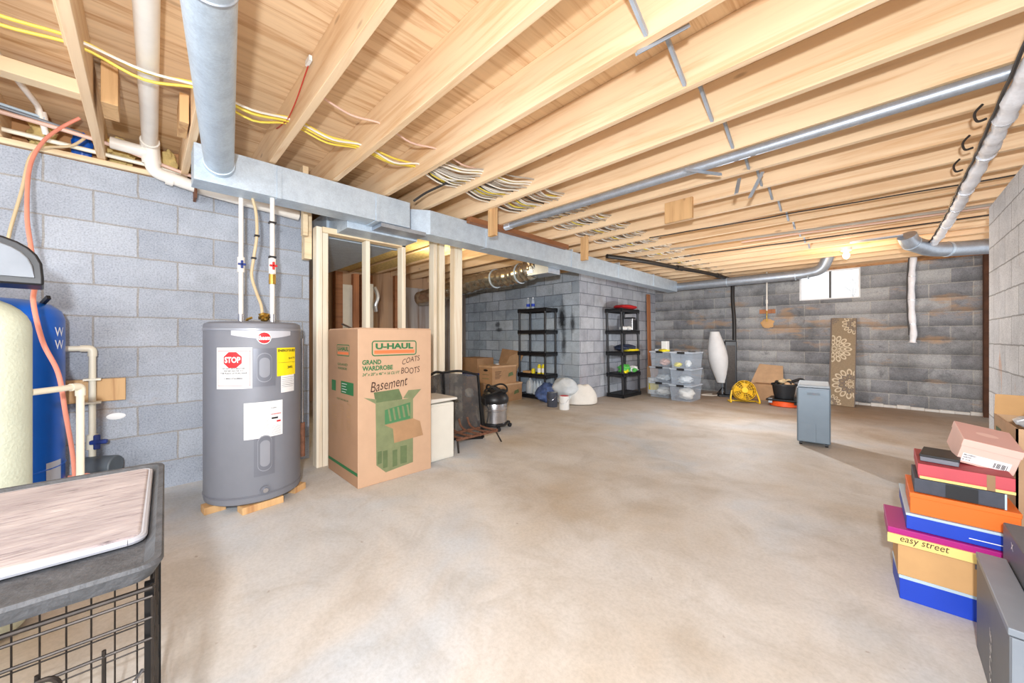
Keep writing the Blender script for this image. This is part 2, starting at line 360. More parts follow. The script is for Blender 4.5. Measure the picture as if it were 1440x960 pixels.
# ---------------------------------------------------------------- mesh builder
class MB:
    def __init__(s): s.v = []; s.f = []; s.m = []; s.sl = []
    def mi(s, m):
        if m not in s.sl: s.sl.append(m)
        return s.sl.index(m)
    def add(s, vs, fs, m):
        o = len(s.v); s.v += [Vector(p) for p in vs]; k = s.mi(m)
        for f in fs: s.f.append(tuple(o+i for i in f)); s.m.append(k)
        return s
    def box(s, a, b, m, mx=None):
        (x0, y0, z0), (x1, y1, z1) = a, b
        vs = [Vector(p) for p in ((x0,y0,z0),(x1,y0,z0),(x1,y1,z0),(x0,y1,z0),(x0,y0,z1),(x1,y0,z1),(x1,y1,z1),(x0,y1,z1))]
        if mx: vs = [mx @ p for p in vs]
        return s.add(vs, [(3,2,1,0),(4,5,6,7),(0,1,5,4),(1,2,6,5),(2,3,7,6),(3,0,4,7)], m)
    def hexa(s, vs, m):
        return s.add(vs, [(3,2,1,0),(4,5,6,7),(0,1,5,4),(1,2,6,5),(2,3,7,6),(3,0,4,7)], m)
    def poly(s, pts, m): return s.add(pts, [tuple(range(len(pts)))], m)
    def beam(s, p0, p1, wd, hg, m, up=(0, 0, 1)):
        p0, p1 = Vector(p0), Vector(p1); d = (p1-p0).normalized(); up = Vector(up)
        if abs(d.dot(up)) > .98: up = Vector((1, 0, 0))
        a = d.cross(up).normalized(); b = a.cross(d).normalized()
        vs = []
        for p in (p0, p1):
            for sx, sy in ((-1,-1),(1,-1),(1,1),(-1,1)): vs.append(p+a*sx*wd/2+b*sy*hg/2)
        return s.add(vs, [(3,2,1,0),(4,5,6,7),(0,1,5,4),(1,2,6,5),(2,3,7,6),(3,0,4,7)], m)
    def tube(s, path, r, m, n=10, caps=True):
        P = [Vector(p) for p in path]; L = len(P)
        R = r if isinstance(r, (list, tuple)) else [r]*L
        vs = []; pa = None
        for i in range(L):
            d = (P[min(i+1, L-1)]-P[max(i-1, 0)])
            if d.length < 1e-9: d = Vector((0, 0, 1))
            d.normalize()
            if pa is None:
                a = d.cross(Vector((0, 0, 1)))
                if a.length < .05: a = d.cross(Vector((1, 0, 0)))
            else: a = pa-d*pa.dot(d)
            a.normalize(); pa = a; b = d.cross(a)
            for k in range(n):
                t = 2*PI*k/n; vs.append(P[i]+(a*math.cos(t)+b*math.sin(t))*R[i])
        fs = [(i*n+k, i*n+(k+1) % n, (i+1)*n+(k+1) % n, (i+1)*n+k) for i in range(L-1) for k in range(n)]
        if caps: fs += [tuple(range(n-1, -1, -1)), tuple((L-1)*n+k for k in range(n))]
        return s.add(vs, fs, m)
    def cyl(s, p0, p1, r, m, n=24, r1=None, caps=True): return s.tube([p0, p1], [r, r if r1 is None else r1], m, n, caps)
    def lathe(s, prof, c, m, n=40, sx=1.0, sy=1.0):
        c = Vector(c); L = len(prof); vs = []
        for r, z in prof:
            for k in range(n):
                t = 2*PI*k/n; vs.append(c+Vector((math.cos(t)*r*sx, math.sin(t)*r*sy, z)))
        fs = [(i*n+k, i*n+(k+1) % n, (i+1)*n+(k+1) % n, (i+1)*n+k) for i in range(L-1) for k in range(n)]
        fs += [tuple(range(n-1, -1, -1)), tuple((L-1)*n+k for k in range(n))]
        return s.add(vs, fs, m)
    def blob(s, c, rx, ry, rz, m, n=24, k=14, lump=.0, seed=0, flat=None, rot=0.0):
        rnd = random.Random(seed); ph = [(rnd.uniform(0, 6), rnd.uniform(0, 6), rnd.randint(2, 5), rnd.randint(1, 4)) for _ in range(5)]
        vs = []; c = Vector(c)
        for i in range(k+1):
            th = PI*i/k
            for j in range(n):
                t = 2*PI*j/n
                q = 1+lump*sum(math.sin(a+pp[2]*t)*math.sin(b_+pp[3]*th*2) for pp in ph for a, b_ in ((pp[0], pp[1]),))/2.2*math.sin(th)
                x, y, z = rx*q*math.sin(th)*math.cos(t), ry*q*math.sin(th)*math.sin(t), rz*q*math.cos(th)
                if flat is not None and z < flat: z = flat
                vs.append(c+Vector((x*math.cos(rot)-y*math.sin(rot), x*math.sin(rot)+y*math.cos(rot), z)))
        fs = [(i*n+j, (i+1)*n+j, (i+1)*n+(j+1) % n, i*n+(j+1) % n) for i in range(k) for j in range(n)]
        return s.add(vs, fs, m)
    def patch(s, c, r, a0, a1, z0, z1, m, n=14, z0b=None, z1b=None):
        vs = []
        for i in range(n+1):
            t = i/n; a = a0+(a1-a0)*t
            lo = z0+((z0b if z0b is not None else z0)-z0)*t; hi = z1+((z1b if z1b is not None else z1)-z1)*t
            vs += [Vector((c[0]+r*math.cos(a), c[1]+r*math.sin(a), lo)), Vector((c[0]+r*math.cos(a), c[1]+r*math.sin(a), hi))]
        return s.add(vs, [(2*i, 2*i+2, 2*i+3, 2*i+1) for i in range(n)], m)
    def text(s, body, fit, mp, m, bold=.0, shear=0.0, jit=0.0):
        """text fitted to the rectangle fit=(u0,v0,u1,v1), each vertex mapped to 3-D by mp(u,v)"""
        cu = bpy.data.curves.new('t', 'FONT'); cu.body = body; cu.size = 1; cu.offset = bold; cu.shear = shear; cu.resolution_u = 3
        ob = bpy.data.objects.new('t', cu); me = ob.to_mesh()
        if len(me.vertices):
            xs = [v.co.x for v in me.vertices]; ys = [v.co.y for v in me.vertices]
            ax, bx, ay, by = min(xs), max(xs), min(ys), max(ys)
            u0, v0, u1, v1 = fit
            vs = []
            for v in me.vertices:
                u = u0+(v.co.x-ax)/max(1e-6, bx-ax)*(u1-u0); q = v0+(v.co.y-ay)/max(1e-6, by-ay)*(v1-v0)
                if jit: q += jit*math.sin(u*57)*(v1-v0)
                vs.append(mp(u, q))
            s.add(vs, [tuple(p.vertices) for p in me.polygons], m)
        ob.to_mesh_clear(); bpy.data.objects.remove(ob); bpy.data.curves.remove(cu)
        return s
    def build(s, name, parent=None, world=True, bevel=0.0, smooth=True, origin=None, ang=.6, seg=2):
        me = bpy.data.meshes.new(name)
        off = Vector((0, 0, 0))
        if world:
            if parent is not None: off = WORLD.get(parent.name, Vector((0, 0, 0)))
            else:
                if origin is not None: off = Vector(origin)
                else:
                    xs = [v.x for v in s.v]; ys = [v.y for v in s.v]; zs = [v.z for v in s.v]
                    off = Vector(((min(xs)+max(xs))/2, (min(ys)+max(ys))/2, min(zs)))
        me.from_pydata([tuple(v-off) for v in s.v], [], s.f)
        for k in s.sl: me.materials.append(M[k])
        for p, k in zip(me.polygons, s.m): p.material_index = k
        me.validate(clean_customdata=False); me.update()
        if smooth:
            for p in me.polygons: p.use_smooth = True
            me.set_sharp_from_angle(angle=ang)
        o = bpy.data.objects.new(name, me); C.objects.link(o)
        if parent is not None: o.parent = parent; WORLD[o.name] = off.copy()
        else: o.location = off; WORLD[o.name] = off.copy()
        if bevel:
            b = o.modifiers.new('bevel', 'BEVEL'); b.width = bevel; b.segments = seg; b.limit_method = 'ANGLE'; b.angle_limit = .7
            try: b.harden_normals = True
            except Exception: pass
        return o
WORLD = {}
def thing(name, label, cat, loc=(0, 0, 0), group=None, rotz=0.0):
    o = bpy.data.objects.new(name, None); C.objects.link(o); o.location = loc; o.rotation_euler = (0, 0, rotz); o.empty_display_size = .05
    o['label'] = label; o['category'] = cat
    if group: o['group'] = group
    WORLD[o.name] = Vector(loc); return o
def tag(o, label, cat, group=None, kind=None):
    o['label'] = label; o['category'] = cat
    if group: o['group'] = group
    if kind: o['kind'] = kind
    return o
def struct(o): o['kind'] = 'structure'; return o
def copytree(root, loc, rotz=None, label=None):
    r = root.copy(); C.objects.link(r); r.location = loc
    if rotz is not None: r.rotation_euler = (0, 0, rotz)
    if label: r['label'] = label
    for ch in [o for o in bpy.data.objects if o.parent == root]:
        c = ch.copy(); C.objects.link(c); c.parent = r
        for g in [o for o in bpy.data.objects if o.parent == ch]:
            d = g.copy(); C.objects.link(d); d.parent = c
    return r
def smooth_path(pts, k=6):
    P = [Vector(p) for p in pts]; out = []
    for i in range(len(P)-1):
        a, b, c, d = P[max(i-1, 0)], P[i], P[i+1], P[min(i+2, len(P)-1)]
        for j in range(k):
            t = j/k
            out.append(.5*((2*b)+(c-a)*t+(2*a-5*b+4*c-d)*t*t+(3*b-a-3*c+d)*t**3))
    out.append(P[-1]); return out
def elbow_path(pts, rad=.04, k=6):
    P = [Vector(p) for p in pts]; out = [P[0]]
    for i in range(1, len(P)-1):
        a = (P[i-1]-P[i]); b = (P[i+1]-P[i]); r = min(rad, a.length*.45, b.length*.45)
        p, q = P[i]+a.normalized()*r, P[i]+b.normalized()*r
        for j in range(k+1):
            t = j/k; out.append(p*(1-t)**2+P[i]*2*t*(1-t)+q*t*t)
    out.append(P[-1]); return out

# ================================================================ SETTING
WT = 2.185      # top of the block walls
JB = 2.225      # underside of the joists
JT = 2.455      # underside of the subfloor
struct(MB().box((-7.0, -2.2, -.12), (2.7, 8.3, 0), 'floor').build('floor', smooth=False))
struct(MB().box((-7.0, -2.2, JT), (2.7, 8.3, JT+.03), 'plywood').build('ceiling', smooth=False))
struct(MB().box((-3.82, -2.2, 0), (-3.6, 1.03, WT), 'block_left').build('wall_left', smooth=False))
struct(MB().box((-6.9, 5.15, 0), (-3.6, 5.35, WT), 'block_inner').build('wall_inner', smooth=False))
struct(MB().box((-3.82, 5.352, 0), (-3.602, 8.05, WT), 'block_inner_side').box((-3.62, 5.152, 0), (-3.599, 8.05, WT), 'block_inner_side').build('wall_inner_side', smooth=False))
wx0, wx1, wz0, wz1 = -1.05, -.278, 1.70, WT
mb = MB()
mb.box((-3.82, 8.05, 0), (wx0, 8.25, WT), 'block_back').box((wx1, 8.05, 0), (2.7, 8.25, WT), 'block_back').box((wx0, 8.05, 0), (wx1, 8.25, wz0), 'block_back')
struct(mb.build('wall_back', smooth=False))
struct(MB().box((.63, -.6, 0), (.85, 5.17, WT), 'block_right').build('wall_right', smooth=False))
struct(MB().box((-7.0, .8, 0), (-6.75, 5.35, JT), 'dirty_ply').build('wall_far', smooth=False))
struct(MB().box((-6.8, .78, 0), (-3.82, .86, WT), 'stained_wall').build('wall_divider', smooth=False))
# sill plates and concrete curb
struct(MB().box((-3.80, -2.2, WT), (-3.62, 1.03, WT+.038), 'rim_wood').build('trim_sill_left', bevel=.002))
struct(MB().box((-3.6, 8.07, WT), (2.7, 8.22, WT+.038), 'rim_wood').build('trim_sill_back'))
struct(MB().box((-3.82, -2.2, WT+.04), (-3.78, 1.03, JT), 'rim_wood').build('trim_rim_left'))
struct(MB().box((-3.6, 8.18, WT+.04), (2.7, 8.22, JT), 'joist_wood').build('trim_rim_back'))
struct(MB().box((.68, -.6, WT), (.82, 5.17, WT+.038), 'rim_wood').build('trim_sill_right'))
mb = MB()
for i in range(26):
    x0 = -1.0+i*.14; d = .03+.025*random.random()
    mb.box((x0, 8.05-d, 0), (x0+.14, 8.06, .035+.02*random.random()), 'concrete_light')
struct(mb.build('baseboard_back', bevel=.006))
# basement window in the back wall
wn = bpy.data.objects.new('window_1', None); C.objects.link(wn); wn['kind'] = 'structure'; wn.location = ((wx0+wx1)/2, 8.1, wz0); WORLD['window_1'] = Vector(wn.location)
mb = MB(); t = .022
mb.box((wx0, 8.07, wz0), (wx1, 8.12, wz0+t), 'frame_white').box((wx0, 8.07, wz1-t), (wx1, 8.12, wz1), 'frame_white')
mb.box((wx0, 8.07, wz0+t), (wx0+t, 8.12, wz1-t), 'frame_white').box((wx1-t, 8.07, wz0+t), (wx1, 8.12, wz1-t), 'frame_white')
mb.build('window_frame', wn)
MB().box((-.66, 8.065, wz0+t), (-.632, 8.115, wz1-t), 'frame_dark').build('mullion', wn)
for a, b in ((wx0+t, -.66), (-.632, wx1-t)):
    MB().box((a, 8.095, wz0+t), (b, 8.1, wz1-t), 'glass').build('window_pane', wn)
mb = MB()
rb = random.Random(3)
def twig(p, d, L, r, depth):
    q = p+d*L; mb.tube([p, q], [r, r*.7], 'branch_grey', 5)
    if depth:
        for _ in range(3):
            twig(p+(q-p)*rb.uniform(.5, 1), (d+Vector((rb.uniform(-.8, .8), rb.uniform(-.3, .3), rb.uniform(-.4, .6)))).normalized(), L*.66, r*.6, depth-1)
twig(Vector((-.5, 9.4, 1.35)), Vector((.15, 0, 1)), .42, .012, 4)
twig(Vector((-1.35, 9.6, 1.35)), Vector((.3, 0, 1)), .4, .01, 4)
tag(mb.build('bare_shrub'), 'pale bare shrub seen outside through the basement window', 'shrub')
# patch of pale parging under the window and the foam spray patch
mb = MB(); mb.blob((-1.512, 8.045, 1.32), .10, .012, .085, 'cardboard_kraft', lump=.2, seed=4)
tag(mb.build('sealant_patch'), 'tan patch of sealant smeared on back wall below the small wooden block', 'patch')

# ================================================================ CEILING JOISTS
def joist(y, x0, x1, label='pine floor joist crossing the ceiling, one of the evenly spaced row'):
    mb = MB().box((x0, y-.038, JB), (x1, y, JT), 'joist_wood')
    return tag(mb.build('floor_joist', bevel=.003), label, 'joist', 'floor joists across the ceiling')
for k in range(-3, 19):
    y = .615+.4*k
    x0 = -3.78 if y < 1.0 else -6.74
    x1 = 1.0 if y < 5.3 else 2.6
    if k == -2: joist(y, x0, x1, 'weathered pine joist nearest the top left corner, above the water tanks')
    elif k == 0: joist(y, x0, x1, 'pine joist with a thin red wire stapled up its side near the ductwork')
    else: joist(y, x0, x1)
# short blocking pieces
def wblock(a, b, label, mat='block_wood', name='wood_block', cat='wood block', mx=None):
    return tag(MB().box(a, b, mat, mx).build(name, bevel=.003), label, cat)
p = fl(693, 332, 1.985); wblock((p.x-.045, p.y-.02, 1.985), (p.x+.045, p.y+.018, JB+.06), 'short upright 2x4 block hanging over the duct, nearest of the pair')
p = fl(822, 366, 1.985); wblock((p.x-.045, p.y-.02, 1.985), (p.x+.045, p.y+.018, JB+.06), 'short upright 2x4 block hanging over the duct, farthest of the pair')
p = fl(955, 310, 2.10); wblock((p.x-.13, p.y-.0, 2.10), (p.x+.11, p.y+.036, JB+.06), 'wide weathered wood block nailed under the joists mid ceiling')
wblock((-2.845, 2.2, 2.17), (-2.78, 3.75, JB-.002), 'dark brown wood strip lying along top edge of the long duct', 'brown_wood', 'wood_strip', 'wood strip')
p = pX(120, 30, -1.9); wblock((-2.35, -.235, JB+.03), (-1.9, -.20, JT-.002), 'short scrap block nailed beside the joist above the white drain pipe', 'joist_wood')
wblock((-2.95, -.16, JB+.02), (-2.75, -.10, JT-.002), 'small pale block with dark knot beside the leftmost joist', 'block_wood')
wblock((-2.92, .13, JB+.02), (-2.70, .17, JT-.05), 'small pale block left of the big round duct', 'block_wood')
wblock((-2.98, -1.2, JB+.09), (-2.90, -.235, JB+.16), 'long pale cross strip between joists at the far top left', 'plate_wood', 'cross_strip', 'wood strip')
# strap bridging between joists
def strap(p0, p1, label='thin galvanized bridging strap slanting between two ceiling joists', wd=.022):
    mb = MB(); p0, p1 = Vector(p0), Vector(p1)
    mb.beam(p0, p1, wd, .003, 'hanger_steel', up=(0, -1, .3)); mb.beam(p0+Vector((-.009, .002, -.002)), p1+Vector((-.009, .002, -.002)), .003, .012, 'hanger_steel', up=(0, -1, .3))
    return tag(mb.build('bridging_strap'), label, 'strap', 'bridging straps between joists')
for k in range(1, 14):
    y = .615+.4*k
    x = -.64-.004*k
    strap((x, y+.002, JT-.03), (x, y+.36, JB+.012))
strap((-.73, 3.0, 2.2), (-.70, 2.80, 2.03), 'loose bridging strap dangling straight down just past the galvanized conduit, left one')
strap((-.60, 3.05, 2.22), (-.655, 2.95, 2.03), 'loose bridging strap dangling down just past the galvanized conduit, right one')
strap((-.92, 2.50, 2.165), (-.76, 2.70, 2.145), 'bent bridging strap crossing over the galvanized conduit')
strap((-.70, 1.40, 2.21), (-.52, 1.46, 2.25), 'bent strap end twisted sideways under the second joist')

# ================================================================ DUCTWORK
# first rectangular duct, jogging to the second
d = thing('rectangular_duct', 'long galvanized rectangular supply duct running under the joists to the back wall', 'duct', (-2.94, .2, 1.97))
mb = MB(); DX0, DX1 = -3.03, -2.85
mb.box((DX0, .20, 2.0), (DX1, 1.60, 2.215), 'galvanized')
mb.build('near_section', d, bevel=.002)
mb = MB()
mb.hexa([(DX0, 1.66, 1.975), (DX1-.09, 1.66, 1.985), (DX1, 1.80, 1.985), (DX0, 1.80, 1.975), (DX0, 1.66, 2.2), (DX1-.09, 1.66, 2.2), (DX1, 1.80, 2.2), (DX0, 1.80, 2.2)], 'galvanized')
mb.hexa([(DX0, 1.80, 1.975), (DX1, 1.80, 1.985), (DX1, 7.35, 1.952), (DX0, 7.35, 1.95), (DX0, 1.80, 2.2), (DX1, 1.80, 2.2), (DX1, 7.35, 2.15), (DX0, 7.35, 2.15)], 'galvanized')
mb.build('far_section', d, bevel=.002)
MB().box((DX0, 1.59, 1.99), (DX1-.10, 1.67, 2.2), 'galv_dark').build('joint_collar', d)
for y in (.62, 1.30, 2.45, 3.9, 5.1, 6.3):
    zz = 1.985 if y > 1.7 else 2.0
    MB().box((DX0-.004, y, zz-.022*(y/8)-.003), (DX1+.006, y+.028, 2.205 if y < 6 else 2.17), 'galvanized').build('seam_strip', d, bevel=.001)
d = thing('trunk_duct', 'wide flat galvanized trunk duct running left over the stud frame', 'duct', (-4.8, 1.5, 1.95))
MB().box((-6.6, 1.15, 1.95), (-3.04, 1.78, 2.2), 'galvanized').build('duct_body', d, bevel=.003)
MB().box((-3.5, 1.13, 1.945), (-3.46, 1.8, 2.205), 'galvanized').build('seam_strip', d)
MB().box((-3.04, 1.35, 1.965), (-2.86, 1.76, 1.995), 'galv_dark').build('transition', d)
# big round duct from the rectangular duct over the camera
d = thing('round_duct', 'large round galvanized duct coming off the rectangular duct toward the viewer', 'duct', (-2.85, .26, 2.11))
A = Vector((-2.83, .315, 2.118)); B = Vector((.45, -.11, 2.118))
MB().cyl(A, B, .072, 'galvanized', 40).build('pipe', d)
dd = (B-A).normalized()
MB().tube([A-dd*.02, A+dd*.03, A+dd*.032], [.078, .078, .072], 'galvanized', 40).build('collar', d)
MB().tube([A+dd*1.44, A+dd*1.443, A+dd*1.452, A+dd*1.455], [.072, .076, .076, .072], 'galv_dark', 40).build('crimp_seam', d)
# galvanised conduit between joists
d = thing('steel_conduit', 'long thin galvanized conduit running between joists across the whole ceiling', 'conduit', (-1, 2.6, 2.18))
MB().cyl((-2.70, 2.602, 2.192), (.62, 2.602, 2.192), .0295, 'galv_dark', 20).build('pipe', d)
MB().cyl((-2.72, 2.602, 2.190), (-2.64, 2.602, 2.190), .034, 'tape_silver', 20).build('end_collar', d)
# back round duct
d = thing('round_duct', 'round galvanized duct along the back wall, elbowing up at the window', 'duct', (-1.6, 7.4, 2.0))
pth = elbow_path([(-2.9, 7.42, 2.055), (-.95, 7.42, 2.07), (-.68, 7.36, 2.10), (-.60, 7.30, 2.3)], .14, 8)
MB().tube(pth, .075, 'galv_dark', 24).build('pipe', d)
for x in (-2.0, -1.02, -.86):
    MB().cyl((x, 7.42, 2.0625), (x+.012, 7.42, 2.0625), .079, 'galvanized', 24).build('crimp_seam', d)
# right duct with elbow
d = thing('round_duct', 'round galvanized duct elbow at the far right corner beside the block wall', 'duct', (.6, 6.5, 2.1))
pth = elbow_path([(.17, 6.10, 2.215), (.20, 6.16, 2.14), (.37, 6.45, 2.085), (.55, 6.60, 2.085), (1.3, 7.0, 2.10)], .10, 8)
MB().tube(pth, .082, 'galv_dark', 24).build('pipe', d)
MB().tube([pth[6], pth[7]], .087, 'galvanized', 24).build('crimp_seam', d)
MB().tube([pth[20], pth[21]], .087, 'galvanized', 24).build('crimp_seam', d)
MB().box((-.30, 6.02, JB-.012), (.14, 6.12, JB-.003), 'galv_dark').build('flat_boot', d)
# foil flex duct in the left room
d = thing('flexible_duct', 'silver foil flexible duct sagging below the joists behind the stud posts', 'duct', (-4, 3.8, 1.9))
mb = MB(); path = smooth_path([(-3.30, 3.80, 2.05), (-3.55, 3.80, 1.99), (-3.95, 3.80, 1.96), (-4.5, 3.78, 1.96), (-5.2, 3.74, 1.88), (-6.2, 3.7, 1.80)], 14)
mb.tube(path, [.135*(1+.05*math.sin(i*1.9)+.03*math.sin(i*.7)) for i in range(len(path))], 'foil', 20); mb.build('foil_sleeve', d)
MB().box((-3.42, 3.68, 1.90), (-3.05, 3.92, 2.18), 'galv_dark').build('takeoff_box', d, bevel=.004)
MB().box((-3.425, 3.675, 1.93), (-3.32, 3.925, 2.16), 'tape_silver').build('tape_wrap', d, bevel=.004)
for i in (18, 34): MB().tube([path[i], path[i]+Vector((-.02, 0, 0))], .146, 'galvanized', 20).build('clamp_band', d)

# ================================================================ PIPES ON THE LEFT WALL
d = thing('drain_pipe', 'white plastic drain pipe along the ceiling turning down onto the left wall', 'pipe', (-3.5, .05, 2.15))
pth = elbow_path([(.4, -.03, 2.36), (-3.44, .02, 2.36), (-3.49, .035, 2.19), (-3.50, .30, 2.145), (-3.50, .92, 2.10)], .05, 6)
MB().tube(pth, .04, 'pvc', 18).build('pipe', d)
MB().tube([(-3.40, .019, 2.36), (-3.455, .02, 2.345), (-3.48, .025, 2.28), (-3.485, .03, 2.24)], .049, 'pvc', 18).build('elbow', d)
MB().cyl((-3.46, .02, 2.30), (-3.47, -.16, 2.31), .036, 'pvc', 16).build('cleanout_stub', d)
MB().cyl((-3.50, .10, 2.175), (-3.50, .14, 2.17), .047, 'pvc', 18).build('coupling', d)
MB().box((-3.56, .245, 2.06), (-3.44, .26, 2.21), 'rust').build('hanger_strap', d)
tag(MB().tube(smooth_path([(-3.56, -1.6, 2.275), (-3.56, -.6, 2.262), (-3.56, .3, 2.245), (-3.56, .98, 2.235)]), .013, 'cream_pipe', 10).build('water_pipe'),
    'thin cream water pipe running along the top of the left wall', 'pipe')
tag(MB().box((-3.60, -1.6, 2.19), (-3.575, 1.0, 2.222), 'plate_wood').build('wood_strip', bevel=.002), 'thin pale wood strip along top of left wall under the cream pipe', 'wood strip')
# insulation tufts at the rim
for i, (y, label) in enumerate(((-.98, 'yellow insulation tuft in rim bay at far left edge'), (-.46, 'yellow insulation tuft in rim bay right of the pink hose'), (-.12, 'yellow insulation tuft left of white cleanout stub'),
                                (.12, 'yellow insulation tuft below white cleanout elbow'), (.30, 'yellow insulation tuft in rim bay nearest the round duct'))):
    tag(MB().blob((-3.72, y, JB+.12), .035, .05+.01*(i % 3), .10, 'insulation_yellow', lump=.35, seed=i).build('insulation_tuft'), label, 'insulation')
tag(MB().blob((-3.74, -.3, JB+.11), .02, .045, .09, 'tank_blue', lump=.2, seed=9).build('blue_tape_patch'), 'blue plastic scrap stuck on rim board above the left wall', 'scrap')
# white vertical stub with blue-grey tubing
d = thing('supply_stub', 'short vertical white plumbing stub above the pink hose end', 'pipe', (-3.5, -.42, 2.25))
MB().tube(elbow_path([(-2.9, -.5, 2.40), (-3.44, -.44, 2.40), (-3.5, -.42, 2.27)], .03), .014, 'pvc', 12).build('pipe', d)
MB().cyl((-3.46, -.435, 2.385), (-3.49, -.425, 2.32), .022, 'pvc', 12).build('elbow', d)
tag(MB().tube(smooth_path([(-3.35, -1.4, 2.33), (-3.42, -.8, 2.32), (-3.46, -.35, 2.31), (-3.47, -.1, 2.285), (-3.5, .10, 2.25), (-3.52, .32, 2.215)]), .012, 'cable_pink', 10).build('tube_line'), 'pale pink plastic tube line running above the left wall', 'tube')
tag(MB().tube(smooth_path([(-3.30, -1.4, 2.36), (-3.40, -.8, 2.35), (-3.46, -.4, 2.33), (-3.5, -.28, 2.33)]), .009, 'silver_plastic', 8).build('tube_line'), 'thin blue-grey tube line above the left wall', 'tube')
tag(MB().tube(smooth_path([(-3.30, -1.3, 2.40), (-3.40, -.75, 2.365), (-3.46, -.42, 2.35)]), .008, 'shoe_light', 8).build('tube_line'), 'thin pale blue tube line topmost above the left wall', 'tube')
# hoses
hp = [pX(112, 166, -3.45), pX(85, 180, -3.45), pX(60, 200, -3.40), pX(42, 235, -3.30), pX(38, 300, -3.1), pX(44, 350, -2.95), pX(50, 395, -2.85), pX(47, 425, -2.75), pX(60, 480, -2.7), pX(82, 525, -2.72), pX(92, 580, -2.75), pX(103, 645, -2.9), pX(106, 700, -3.0)]
tag(MB().tube(smooth_path(hp, 8), .0088, 'hose_pink', 12).build('pink_hose'), 'salmon pink hose looping down in front of the blue tank', 'hose')
hp = [pX(122, 192, -3.5), pX(100, 205, -3.5), pX(60, 208, -3.48), pX(42, 222, -3.45), pX(30, 270, -3.42), pX(14, 325, -3.4), pX(8, 360, -3.4)]
tag(MB().tube(smooth_path(hp, 8), .0075, 'hose_beige', 12).build('beige_hose'), 'thin beige hose drooping behind the pink hose on left wall', 'hose')

# ================================================================ WATER SOFTENER + BLUE TANK
c = Vector((-2.262, -.432, 0)); r = .128
d = thing('water_softener', 'pale green water softener tank with dark control head at the left edge', 'water softener', c)
prof = [(r*.9, .02), (r, .05), (r, 1.10)]+[(r*math.cos(a), 1.10+.115*math.sin(a)) for a in [i*PI/2/7 for i in range(1, 7)]]+[(.04, 1.22)]
MB().lathe(prof, c, 'tank_green', 48).build('tank', d)
mb = MB(); hw = []
for i in range(15):
    a = PI*i/14
    hw.append((.155*math.cos(a), 1.27+.02+(.145*math.sin(a)**.7 if 0 < i < 14 else 0)))
def extr(mb, prof2, c, ang, y0, y1, m):
    R = Matrix.Rotation(ang, 4, 'Z'); n = len(prof2)
    vs = [c+R @ Vector((y0, x, z)) for x, z in prof2]+[c+R @ Vector((y1, x, z)) for x, z in prof2]
    mb.add(vs, [(i, (i+1) % n, n+(i+1) % n, n+i) for i in range(n)]+[tuple(range(n-1, -1, -1)), tuple(range(n, 2*n))], m)
ANG = .12
extr(mb, [(-.155, 1.26)]+hw[::-1]+[(.155, 1.26)], c, ANG, -.12, .10, 'black_plastic'); mb.build('control_head', d, bevel=.008)
mb = MB(); extr(mb, [(x*.86, 1.285+(z-1.29)*.86) for x, z in ([(-.155, 1.29)]+hw[::-1]+[(.155, 1.29)])], c, ANG, .10, .118, 'silver_plastic'); mb.build('head_cover', d, bevel=.006)
MB().cyl(c+Vector((0, 0, 1.20)), c+Vector((0, 0, 1.27)), .05, 'black_plastic').build('neck', d)

c2 = Vector((-3.28, -.575, 0)); r2 = .25
d = thing('pressure_tank', 'tall blue well pressure tank behind the water softener', 'pressure tank', c2+Vector((0, 0, .17)))
prof = [(.17, .17), (.2, .18), (r2*.97, .23), (r2, .27), (r2, 1.17), (r2*.95, 1.215), (r2*.8, 1.25), (r2*.5, 1.272), (.02, 1.28)]
MB().lathe(prof, c2, 'tank_blue', 56).build('tank', d)
MB().lathe([(.17, 0), (.18, .01), (.18, .17), (.17, .18)], c2, 'black_plastic', 40).build('base', d)
MB().lathe([(r2+.001, .36), (r2+.004, .365), (r2+.001, .37)], c2, 'tank_blue', 56).build('weld_seam', d)
a = 1.02
cp = lambda u, v, rr=r2+.002: Vector((c2.x+rr*math.cos(u), c2.y+rr*math.sin(u), v))
mb = MB()
mb.text('W', (1.10, 1.075, 1.38, 1.125), cp, 'ink_white', .01); mb.text('W', (1.10, 1.005, 1.38, 1.055), cp, 'ink_white', .01)
mb.build('lettering', d)
MB().patch(c2, r2+.002, .92, 1.28, .28, .40, 'label_silver').build('rating_label', d)
MB().beam((-3.22, -.40, 1.25), (-3.16, -.37, 1.285), .015, .02, 'black_plastic').build('valve_cap', d)

# white pipes
d = thing('water_pipe', 'cream plastic pipe from the softener side elbowing down behind the dog crate', 'pipe', (-2.5, -.25, .3))
p0 = pX(42, 552, -2.30); p1 = pX(113, 551, -2.45); p1.z = p0.z; p2 = Vector((p1.x, p1.y, .0))
MB().tube(elbow_path([p0, p1, p2], .03), .0125, 'cream_pipe', 16).build('pipe', d)
MB().tube(elbow_path([p1+(p0-p1).normalized()*.04, p1, p1+Vector((0, 0, -.04))], .03), .016, 'cream_pipe', 16).build('elbow', d)
d = thing('water_pipe', 'cream plastic pipe on left wall with blue valve, dropping to the small pump', 'pipe', (-3.5, -.238, .3))
p0 = Vector((-3.50, -.42, 1.0)); p1 = Vector((-3.50, -.238, 1.0)); p2 = Vector((-3.50, -.238, .30))
MB().tube(elbow_path([p0, p1, p2], .04), .0165, 'cream_pipe', 16).build('pipe', d)
MB().tube(elbow_path([p1+Vector((0, -.05, 0)), p1, p1+Vector((0, 0, -.05))], .035), .021, 'cream_pipe', 16).build('elbow', d)
for z in (.655, .80): MB().box((-3.53, -.275, z), (-3.47, -.20, z+.012), 'cream_pipe').build('pipe_clamp', d)
MB().cyl((-3.5, -.238, .37), (-3.5, -.238, .46), .027, 'cream_pipe', 16).build('valve_body', d)
